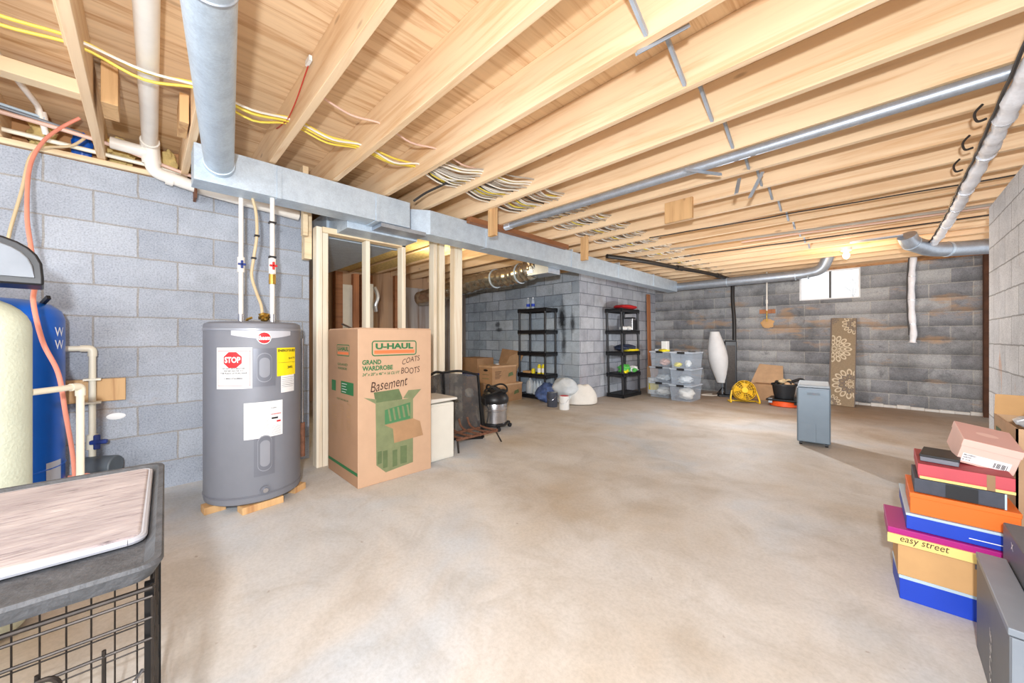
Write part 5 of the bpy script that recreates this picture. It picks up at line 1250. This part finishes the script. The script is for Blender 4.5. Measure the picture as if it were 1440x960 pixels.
# ================================================================ BULB, INSULATED LINES
bp_ = fl(1190, 359, 2.12)
d = thing('ceiling_bulb', 'bare glowing bulb under the joists near the basement window', 'light bulb', bp_)
MB().blob(bp_, .035, .035, .045, 'bulb_glow').build('bulb', d)
MB().lathe([(.02, .035), (.055, .06), (.06, .1)], bp_, 'plastic_white', 20).build('socket', d)
path = smooth_path([(.40, 1.9, 2.15), (.41, 2.6, 2.155), (.405, 3.1, 2.12), (.42, 3.6, 2.15), (.41, 4.2, 2.13), (.42, 4.8, 2.15), (.41, 5.4, 2.14), (.40, 6.0, 2.14), (.38, 6.35, 2.13)], 12)
mb = MB(); mb.tube(path, [.034*(1+.14*math.sin(i*1.3)+.10*math.sin(i*.47)+.08*math.sin(i*2.9)) for i in range(len(path))], 'wrap_white', 14)
d = thing('insulated_line', 'long white wrapped line hanging under the joists along the right wall', 'insulated line', (.41, 4, 2.1))
mb.build('wrap', d)
MB().tube([p_+Vector((-.042, 0, .005*math.sin(i))) for i, p_ in enumerate(path)], .007, 'cable_black', 6).build('edge_cable', d)
for i in (20, 34, 48, 60, 72): MB().tube([path[i], path[i]+Vector((0, .012, 0))], .041, 'tape_silver', 14).build('tie', d)
for (y, lb) in ((2.95, 'nearest'), (3.35, 'middle'), (3.75, 'farthest')):
    tag(MB().tube(smooth_path([(.34, y, JB), (.315, y, 2.19), (.325, y+.02, 2.155), (.355, y+.03, 2.16)]), .006, 'cable_black', 6).build('wire_hook'), 'bent dark wire hook left of the white wrapped line, %s' % lb, 'hook')
d = thing('insulated_line', 'white wrapped line hanging down the back wall at right', 'insulated line', (.28, 8, 1))
path = smooth_path([(.29, 7.99, 2.24), (.275, 8.0, 2.0), (.27, 8.0, 1.7), (.275, 8.0, 1.4), (.29, 7.99, 1.15), (.28, 7.99, .99)], 8)
MB().tube(path, [.036*(1+.1*math.sin(i*.8)) for i in range(len(path)-1)]+[.05], 'wrap_white', 12).build('wrap', d)
MB().tube([p_+Vector((-.045, 0, 0)) for p_ in path[:-6]], .008, 'cable_black', 6).build('edge_cable', d)
for i in (9, 18, 28): MB().tube([path[i], path[i]+Vector((0, 0, -.008))], .043, 'tape_silver', 12).build('tie', d)
# brown post in the back right corner
tag(MB().box((.925, 7.94, 0), (.985, 8.04, 2.18), 'brown_dark').build('brown_post', bevel=.004), 'dark brown wood post against back wall at the right wall edge', 'post')
for i, x in enumerate((.62, .76, .88)): tag(MB().blob((x, 7.5-.2*i, JB+.02), .05, .03, .04, 'tape_silver', lump=.3, seed=50+i).build('foil_scrap'), 'shiny foil scrap tucked between joists above right duct', 'foil', 'foil scraps above right duct')
# electrical cables along joists (through holes), running toward the back
def hung(xs, z, y0, y1, r, m, sag=.035, seed=0, name='cable', label='', group=None, k0=.615):
    rnd = random.Random(seed); pts = []; y = y0
    ks = [k0+.4*k-.019 for k in range(-6, 19)]
    ys = [q_ for q_ in ks if y0 < q_ < y1]
    allp = [y0]+ys+[y1]
    def X_(yy):
        for (a, xa), (b, xb) in zip(xs, xs[1:]):
            if a <= yy <= b: return xa+(xb-xa)*(yy-a)/(b-a)
        return xs[-1][1] if yy > xs[-1][0] else xs[0][1]
    for i, yy in enumerate(allp):
        pts.append((X_(yy)+rnd.uniform(-.006, .006), yy, z))
        if i < len(allp)-1:
            m_ = (yy+allp[i+1])/2; pts.append((X_(m_)+rnd.uniform(-.02, .02), m_, z-sag*rnd.uniform(.5, 1.2)))
    return tag(MB().tube(smooth_path(pts, 5), r, m, 6).build(name), label, 'cable', group)
hung([(-2, -2.38), (8, -2.38)], 2.315, -1.5, 2.2, .0065, 'cable_yellow', .03, 1, label='yellow electrical cable threaded through the first joists, upper one')
hung([(-2, -2.42), (8, -2.30)], 2.30, -1.5, 2.6, .0065, 'cable_yellow', .045, 2, label='yellow electrical cable threaded through the first joists, lower one')
hung([(-2, -2.36), (1, -2.36), (2, -2.26), (8, -2.3)], 2.30, -.22, 3.0, .006, 'cable_white', .05, 3, label='white cable sagging beside the yellow cables above the round duct')
hung([(-2, -2.46), (8, -2.36)], 2.31, .24, 2.2, .006, 'cable_yellow', .05, 7, label='yellow electrical cable nearest the duct, threaded right of the round duct')
hung([(0, -2.02), (2, -2.16), (8, -2.0)], 2.33, .62, 6.0, .006, 'cable_pink', .03, 4, label='single pinkish cable threaded through joists right of the yellow ones')
for i in range(24):
    x = -2.62+.024*i; m_ = ('cable_white', 'cable_grey', 'cable_white', 'cable_white', 'cable_grey', 'cable_black')[(i*5) % 6]
    if i in (9, 19): m_ = 'cable_yellow'
    hung([(1.3, -2.34+.004*i), (2.2, x+.12), (4, x+.10), (8, x+.10)], 2.275+.013*(i % 4), 1.40+.03*(i % 5), 7.2+.03*i, .0055, m_, .028, 100+i, name='bundled_cable', label='cable in the thick bundle running through the joists above the long duct', group='bundled cables above the long duct')
tag(MB().tube(smooth_path([(-2.30, 1.66, 2.27), (-2.42, 1.62, 2.24), (-2.6, 1.60, 2.23), (-2.75, 1.58, 2.20)]), .009, 'cable_black', 8).build('cable'), 'black cable curling out of the bundle to the duct joint', 'cable')
# wires stapled under the joists across the room
def across(p, q, r, m, label, n=12, seed=0, amp=.01):
    rnd = random.Random(seed); P_ = [Vector(p).lerp(Vector(q), i/n)+Vector((0, rnd.uniform(-amp, amp), rnd.uniform(-amp*.4, 0))) for i in range(n+1)]
    return tag(MB().tube(smooth_path(P_, 4), r, m, 6).build('cable'), label, 'cable')
across((.68, 4.36, 2.215), (-1.9, 4.10, 2.21), .006, 'cable_black', 'dark cable stapled across under the joists, nearest one on right side', seed=11)
across((.66, 5.13, 2.205), (-1.95, 4.80, 2.205), .014, 'cable_grey', 'thick grey cable bunch stapled across joists toward right wall corner', seed=12)
across((.66, 5.20, 2.20), (-1.2, 5.02, 2.20), .010, 'cable_pink', 'pinkish cable beside the thick grey bunch at right wall corner', seed=13)
across((.80, 5.60, 2.21), (-2.0, 5.40, 2.21), .008, 'cable_black', 'dark cable stapled across joists, farthest one near the bulb', seed=14)
# red wire on the first joist
tag(MB().tube(smooth_path([(-2.62, .568, JB+.12), (-2.5, .565, JB+.09), (-2.35, .566, JB+.07), (-2.2, .567, JB+.10), (-2.05, .568, JB+.16), (-1.98, .569, JB+.19)]), .003, 'wire_red', 6).build('red_wire'), 'thin red wire stapled on side of the joist beside the round duct', 'wire')
tag(MB().box((-2.01, .558, JB+.18), (-1.95, .572, JB+.205), 'plastic_white').build('wire_clip'), 'small white clip at the end of the red wire', 'clip')

# ================================================================ DOG CRATE
CR = 1.6*PI/180
croot = Vector((-.868, .008, 0))
d = thing('dog_crate', 'black folding wire dog crate in the lower left foreground', 'dog crate', croot, rotz=-CR)
CW, CL, CH = .66, 1.06, .665
def wire(pts, r=.0022): return pts, r
mb = MB()      # long near side (x=0 plane)
def grid(mb, f, us, vs, r=.0020, m='dark_iron'):
    for u in us: mb.tube([f(u, vs[0]), f(u, vs[-1])], r, m, 6)
    for v in vs: mb.tube([f(us[0], v), f(us[-1], v)], r, m, 6)
lin_ = lambda a, b, n: [a+(b-a)*i/n for i in range(n+1)]
def side(name, f, L, nu, nv):
    mb = MB(); grid(mb, f, lin_(0, L, nu), lin_(.02, CH-.01, nv)); mb.build(name, d, world=False)
side('far_side_panel', lambda u, v: Vector((-CW, -u, v)), CL, 24, 9)
side('left_end_panel', lambda u, v: Vector((-u, -CL, v)), CW, 14, 9)
# the right end and near side have open, wide wires
mb = MB(); f = lambda u, v: Vector((-u, 0, v))
for u in lin_(0, CW, 5): mb.tube([f(u, .02), f(u, CH-.03)], .0022, 'dark_iron', 6)
for v in lin_(.02, CH-.06, 6): mb.tube([f(0, v), f(CW, v)], .0022, 'dark_iron', 6)
mb.build('right_end_panel', d, world=False)
mb = MB(); f = lambda u, v: Vector((0, -u, v))
for u in (.055, .50, .62, .75, .88, 1.0): mb.tube([f(u, .02), f(u, CH-.09)], .0026, 'dark_iron', 6)
for v in (.02, .14, .26, .38, .47, .565, .60, .635): mb.tube([f(0, v), f(CL, v)], .0024, 'dark_iron', 6)
mb.build('near_side_panel', d, world=False)
mb = MB(); f = lambda u, v: Vector((.006, -u, v))
for u in (.12, .16, .20, .235, .30, .37): mb.tube([f(u, .06), f(u, CH-.085)], .0026, 'dark_iron', 6)
for v in (.06, .18, .30, .42, .565): mb.tube([f(.12, v), f(.42, v)], .0026, 'dark_iron', 6)
mb.tube([f(.42, .06), f(.42, .565)], .003, 'dark_iron', 6)
o = mb.build('door', d, world=False)
mb = MB(); mb.tube(smooth_path([(.012, -.098, .50), (.016, -.098, .56), (.016, -.112, .575), (.014, -.125, .56), (.012, -.125, .48)]), .0035, 'dark_iron', 8); mb.tube(smooth_path([(.012, -.10, .47), (.018, -.15, .475), (.02, -.17, .46), (.016, -.17, .44)]), .003, 'dark_iron', 8); mb.build('door_latch', o, world=False)
for x, y in ((-.012, -.004), (-CW, 0), (0, -CL), (-CW, -CL)): MB().box((x-.006, y-.006, 0), (x+.006, y+.006, CH-.01), 'black_metal').build('corner_post', d, world=False)
for v in (.02, CH-.015):
    mb = MB()
    for p_, q_ in (((0, 0, v), (-CW, 0, v)), ((0, 0, v), (0, -CL, v)), ((-CW, 0, v), (-CW, -CL, v)), ((0, -CL, v), (-CW, -CL, v))): mb.tube([p_, q_], .004, 'dark_iron', 8)
    mb.build('rim_wire', d, world=False)
mb = MB(); mb.tube([(.004, -.012, .52), (.022, -.02, .52), (.022, -.02, .49), (.004, -.012, .49)], .003, 'steel', 6); mb.build('corner_clip', d, world=False)
# tray on top
d2 = thing('crate_tray', 'black plastic crate tray lying on top of the dog crate', 'tray', croot+Vector((0, 0, CH)), rotz=-CR)
mb = MB(); x0, x1, y0, y1 = -CW-.012, .014, -CL-.01, .014
def ring(x0, x1, y0, y1, z, r=.03, n=5):
    out = []
    for (cx, cy, a0_) in ((x1-r, y1-r, 0), (x0+r, y1-r, PI/2), (x0+r, y0+r, PI), (x1-r, y0+r, 3*PI/2)):
        for i in range(n+1): t = a0_+PI/2*i/n; out.append(Vector((cx+r*math.cos(t), cy+r*math.sin(t), z)))
    return out
rs = [ring(x0+.012, x1-.012, y0+.012, y1-.012, 0), ring(x0, x1, y0, y1, .024), ring(x0+.003, x1-.003, y0+.003, y1-.003, .030), ring(x0+.012, x1-.012, y0+.012, y1-.012, .029), ring(x0+.026, x1-.026, y0+.026, y1-.026, .010)]
k = len(rs[0]); vs = [p_ for r_ in rs for p_ in r_]
fs = [(a*k+i, a*k+(i+1) % k, (a+1)*k+(i+1) % k, (a+1)*k+i) for a in range(4) for i in range(k)]+[tuple(range(k-1, -1, -1)), tuple(4*k+i for i in range(k))]
mb.add(vs, fs, 'tray_black'); mb.build('pan', d2, world=False)
mt = thing('pet_mat', 'grey-pink fleece pet mat with pale binding lying in the tray', 'mat', croot+Vector((0, 0, CH+.012)), rotz=-CR)
MB().add(ring(-.635, -.135, -1.02, -.018, .016, .02)+ring(-.635, -.135, -1.02, -.018, .0, .02), [tuple(range(24))]+[(i, 24+i, 24+(i+1) % 24, (i+1) % 24) for i in range(24)], 'mat_fleece').build('fleece', mt, world=False, bevel=.006)
MB().tube([p_ for p_ in ring(-.637, -.131, -1.02, -.016, .008, .02)]+[ring(-.637, -.131, -1.02, -.016, .008, .02)[0]], .0065, 'mat_trim', 8).build('binding', mt, world=False)

# ================================================================ SHOE BOXES
def sbox(name, label, x0, y0, x1, y1, z0, z1, body, lid=None, lidh=.0, rot=0.0, cat='shoe box', extra=None, lidtop=None, bev=.002):
    c_ = Vector(((x0+x1)/2, (y0+y1)/2, z0)); d = thing(name, label, cat, c_, rotz=rot); hx, hy, hh = (x1-x0)/2, (y1-y0)/2, z1-z0
    MB().box((-hx+.002, -hy+.002, 0), (hx-.002, hy-.002, hh-(.002 if lid else 0)), body).build('carton', d, world=False, bevel=bev)
    if lid:
        mb = MB(); mb.box((-hx, -hy, hh-lidh), (hx, hy, hh), lid)
        if lidtop: mb.poly([Vector((-hx+.002, -hy+.002, hh+.0006)), Vector((hx-.002, -hy+.002, hh+.0006)), Vector((hx-.002, hy-.002, hh+.0006)), Vector((-hx+.002, hy-.002, hh+.0006))], lidtop)
        mb.build('lid', d, world=False, bevel=bev)
    if extra: extra(d, hx, hy, hh)
    return d
def ff(hy, o=.0012): return lambda u, v: Vector((u, -hy-o, v))
def ex_blue(d, hx, hy, hh):
    mb = MB(); F_ = ff(hy); mb.text('www.zeezoo-shoes.com', (hx-.145, hh*.22, hx-.01, hh*.22+.006), F_, 'ink_white')
    mb.build('web_print', d, world=False)
def ex_blue2(d, hx, hy, hh):
    mb = MB(); F_ = ff(hy); q4(mb, hx-.13, hh*.30, hx-.002, hh*.30+.003, F_, 'ink_white'); mb.build('line_print', d, world=False)
sbox('shoe_box', 'royal blue shoe box with pale lid at the very bottom of the pile', .030, 2.21, .365, 2.43, 0, .098, 'shoe_blue', 'shoe_light', .014, .08, extra=ex_blue2)
def ex_kraft(d, hx, hy, hh):
    mb = MB(); F_ = ff(hy); mb.text('To', (hx-.085, .008, hx-.05, .028), F_, 'ink_black', .03); mb.build('lettering', d, world=False)
    MB().box((hx-.13, -hy-.002, hh-.022), (hx-.05, -hy+.0, hh-.004), 'box_grey').build('hand_slot', d, world=False)
sbox('kraft_box', 'plain kraft brown box just above the bottom blue box', .028, 2.20, .36, 2.44, .100, .226, 'cardboard_kraft', 'cardboard_kraft', .004, .05, cat='box', extra=ex_kraft)
def ex_mag(d, hx, hy, hh):
    mb = MB(); mb.box((-hx-.001, -hy-.004, .003), (hx, -hy+.002, hh*.62), 'shoe_yellow'); mb.build('yellow_face', d, world=False)
    mb = MB(); mb.text('easy street', (-hx+.035, .008, -hx+.165, hh*.58), lambda u, v: Vector((u, -hy-.0055, v)), 'ink_brown', 0, .2, .02); mb.build('lettering', d, world=False)
sbox('shoe_box', 'magenta and yellow shoe box reading easy street, jutting out left', .000, 2.185, .345, 2.46, .228, .292, 'shoe_magenta', 'shoe_magenta', .02, .05, extra=ex_mag)
sbox('shoe_box', 'royal blue shoe box with pale lid under the orange box', .052, 2.20, .345, 2.62, .294, .358, 'shoe_blue', 'shoe_light', .010, .03, extra=ex_blue2)
sbox('shoe_box', 'bright orange shoe box in the middle of the pile', .066, 2.205, .34, 2.48, .360, .442, 'shoe_orange', 'shoe_orange', .018, .02)
def ex_dark(d, hx, hy, hh):
    mb = MB(); F_ = ff(hy); q4(mb, -hx+.085, .002, -hx+.165, hh-.002, F_, 'shoe_black')
    mb.build('front_band', d, world=False)
    mb = MB(); q4(mb, hx-.005, .0, hx, hh, F_, 'shoe_light'); mb.build('edge_tape', d, world=False)
sbox('shoe_box', 'dark charcoal shoe box with a black band above the orange box', .080, 2.215, .31, 2.45, .444, .500, 'shoe_dark', extra=ex_dark)
def ex_red(d, hx, hy, hh):
    mb = MB(); q4(mb, hx-.065, -.0, hx-.045, hh, ff(hy), 'gold_tag'); mb.build('gold_tag', d, world=False)
    mb = MB(); mb.box((-hx+.006, -hy-.001, -.0), (hx, -hy+.01, .010), 'shoe_yellow'); mb.build('cream_edge', d, world=False)
sbox('shoe_box', 'crimson red shoe box under the pink box', .092, 2.22, .33, 2.51, .502, .560, 'shoe_red', 'shoe_red', .045, .0, extra=ex_red, lidtop='shoe_red_top')
sbox('phone_box', 'small flat black box lying on the red shoe box', .108, 2.26, .215, 2.43, .562, .590, 'heater_panel', 'shoe_black', .010, -.12, cat='box')
def ex_pink(d, hx, hy, hh):
    mb = MB(); F_ = ff(hy, .0025); q4(mb, -hx+.012, .010, hx-.018, .046, F_, 'label_white'); F2 = ff(hy, .0032)
    for i, t_ in enumerate(('MILLEBRIG', 'ALMOND', '5 1/2')): mb.text(t_, (-hx+.015, .037-.010*i, -hx+(.046 if i == 0 else .036), .0425-.010*i), F2, 'ink_black', .01)
    for i in range(14):
        if i % 5 != 2: q4(mb, hx-.058+i*.0024, .015, hx-.0565+i*.0024, .035, F2, 'ink_black')
    mb.build('size_label', d, world=False)['label'] = 'white size label with barcode'
    mb = MB(); T_ = lambda u, v: Vector((u, v, hh+.0014)); mb.poly([T_(.03*math.cos(t), .018*math.sin(t)) for t in [i*2*PI/20 for i in range(20)]], 'shoe_pink'); mb.build('lid_emblem', d, world=False)
pk = sbox('shoe_box', 'pale pink shoe box with white label tilted on top of the pile', .266-.0757, 2.42-.093, .266+.0757, 2.42+.093, .577, .679, 'shoe_pink', 'shoe_pink', .030, 0, extra=ex_pink, lidtop='shoe_pink_top')
pk.rotation_euler = (.227, .193, .101)

# tan open box and plastic
d = thing('open_carton', 'open tan carton against the right wall behind the pink box', 'cardboard box', (.49, 2.75, 0))
mb = MB(); X0, X1, Y0, Y1, Z = .372, .61, 2.50, 2.93, .70
mb.box((X0, Y0, 0), (X0+.006, Y1, Z), 'cardboard_old_light').box((X1-.006, Y0, 0), (X1, Y1, Z), 'cardboard_old_light').box((X0, Y0, 0), (X1, Y0+.006, Z), 'cardboard_old_light').box((X0, Y1-.006, 0), (X1, Y1, Z), 'cardboard_old_light').box((X0, Y0, .002), (X1, Y1, .01), 'cardboard_old_light')
mb.build('carton', d)
slabm = MB(); slabm.hexa([(X0, Y1-.004, Z), (X1, Y1-.004, Z), (X1, Y1, Z), (X0, Y1, Z), (X0+.01, Y1+.05, Z+.09), (X1, Y1+.05, Z+.09), (X1, Y1+.055, Z+.09), (X0+.01, Y1+.055, Z+.09)], 'cardboard_kraft'); slabm.build('flap', d)
mb = MB(); G_ = lambda u, v: Vector((X0-.0012, u, v))
mb.text('FRAGILE', (Y0+.20, Z-.14, Y1-.03, Z-.06), lambda u, v: G_(Y0+Y1-u+.10-.0, v), 'ink_green_dark', .02) if False else q4(mb, Y1-.16, Z-.15, Y1-.05, Z-.05, G_, 'ink_green_dark')
mb.build('side_print', d)
tag(MB().blob((.50, 2.62, .73), .10, .10, .055, 'plastic_sheet', lump=.35, seed=61).build('plastic_wrap'), 'crumpled clear plastic wrap spilling out of the open tan carton', 'plastic wrap')
# grey foreground boxes
d = thing('grey_box', 'tall narrow grey box in the lower right foreground, nearest one', 'box', (.25, 1.8, 0))
GX0, GX1, GY0, GY1, GZ = .222, .283, 1.565, 2.04, .33
MB().box((GX0, GY0, 0), (GX1, GY1, GZ-.022), 'box_grey').build('carton', d, bevel=.003)
mb = MB(); mb.box((GX0-.002, GY0-.002, GZ-.02), (GX1+.002, GY1+.002, GZ), 'box_grey_light'); mb.build('lid', d, bevel=.003)
MB().box((GX0+.004, GY0-.004, .004), (GX1, GY0-.0005, GZ-.022), 'box_grey_light').build('end_panel', d, bevel=.002)
mb = MB(); mb.text('STYLE', (0, 0, 1, 1), lambda u, v: Vector((GX0-.0012, 1.80-.022+.022*v*1.2, .03+.17*u)), 'ink_white', 0, .3); mb.build('lettering', d)
d = thing('grey_box', 'wider dark grey box in the right foreground behind the narrow one', 'box', (.42, 1.85, 0))
MB().box((.288, 1.42, 0), (.60, 2.12, .428), 'box_grey').build('carton', d, bevel=.004)
mb = MB(); mb.text('x', (0, 0, 1, 1), lambda u, v: Vector((.2868, 1.995-.03*u, .385+.022*v)), 'ink_white', .01); mb.build('lettering', d)

# ================================================================ LIGHT, WORLD, CAMERA
def point(name, loc, e, col, r=.03):
    l = bpy.data.lights.new(name, 'POINT'); l.energy = e; l.color = col; l.shadow_soft_size = r
    o = bpy.data.objects.new(name, l); o.location = loc; C.objects.link(o); return o
def area(name, loc, tgt, e, sx, sy, col):
    l = bpy.data.lights.new(name, 'AREA'); l.shape = 'RECTANGLE'; l.size = sx; l.size_y = sy; l.energy = e; l.color = col
    o = bpy.data.objects.new(name, l); o.location = loc; o.rotation_euler = (Vector(tgt)-Vector(loc)).to_track_quat('-Z', 'Y').to_euler(); C.objects.link(o); return o
def falloff(o, k):
    l = o.data; l.use_nodes = True; nt = l.node_tree; em = nt.nodes['Emission']
    f = nt.nodes.new('ShaderNodeLightFalloff'); f.inputs['Strength'].default_value = k; f.inputs['Smooth'].default_value = .5
    nt.links.new(f.outputs['Linear'], em.inputs['Strength'])
falloff(point('camera_flash', (.10, -.18, 1.30), 70, (.93, .96, 1.0), .04), .62)
point('ceiling_bulb_light', (bp_.x, bp_.y, bp_.z-.12), 7, (1.0, .68, .36), .03)
point('back_room_light', (-4.2, 2.75, 2.0), 9, (1.0, .84, .58), .03)
area('rear_fill_light', (.0, -1.6, 1.5), (-1.6, 4, 1.0), 26, 2.4, 1.4, (.95, .98, 1.0))  # added fill from behind the camera, stands for no lamp in the basement
point('far_fill_light', (-1.3, 5.4, 1.15), 34, (.92, .96, 1.0), .0)  # added unseen point fill that lifts the darker far end
W = bpy.data.worlds.new('World'); bpy.context.scene.world = W; W.use_nodes = True
W.node_tree.nodes['Background'].inputs[0].default_value = (.93, .96, 1.0, 1); W.node_tree.nodes['Background'].inputs[1].default_value = .8
cam = bpy.data.cameras.new('camera'); co = bpy.data.objects.new('camera', cam); C.objects.link(co)
cam.sensor_width = 36; cam.lens = 36*F/1440; cam.clip_start = .02; cam.clip_end = 60
cam.shift_y = (HY-480)/1440.0
co.location = CAM; co.rotation_euler = (PI/2, 0, YAW)
sc = bpy.context.scene; sc.camera = co
sc.view_settings.view_transform = 'Standard'; sc.view_settings.look = 'None'; sc.view_settings.exposure = 1.08; sc.view_settings.gamma = 1.0
sc.cycles.use_denoising = True; sc.cycles.max_bounces = 8; sc.cycles.transparent_max_bounces = 16
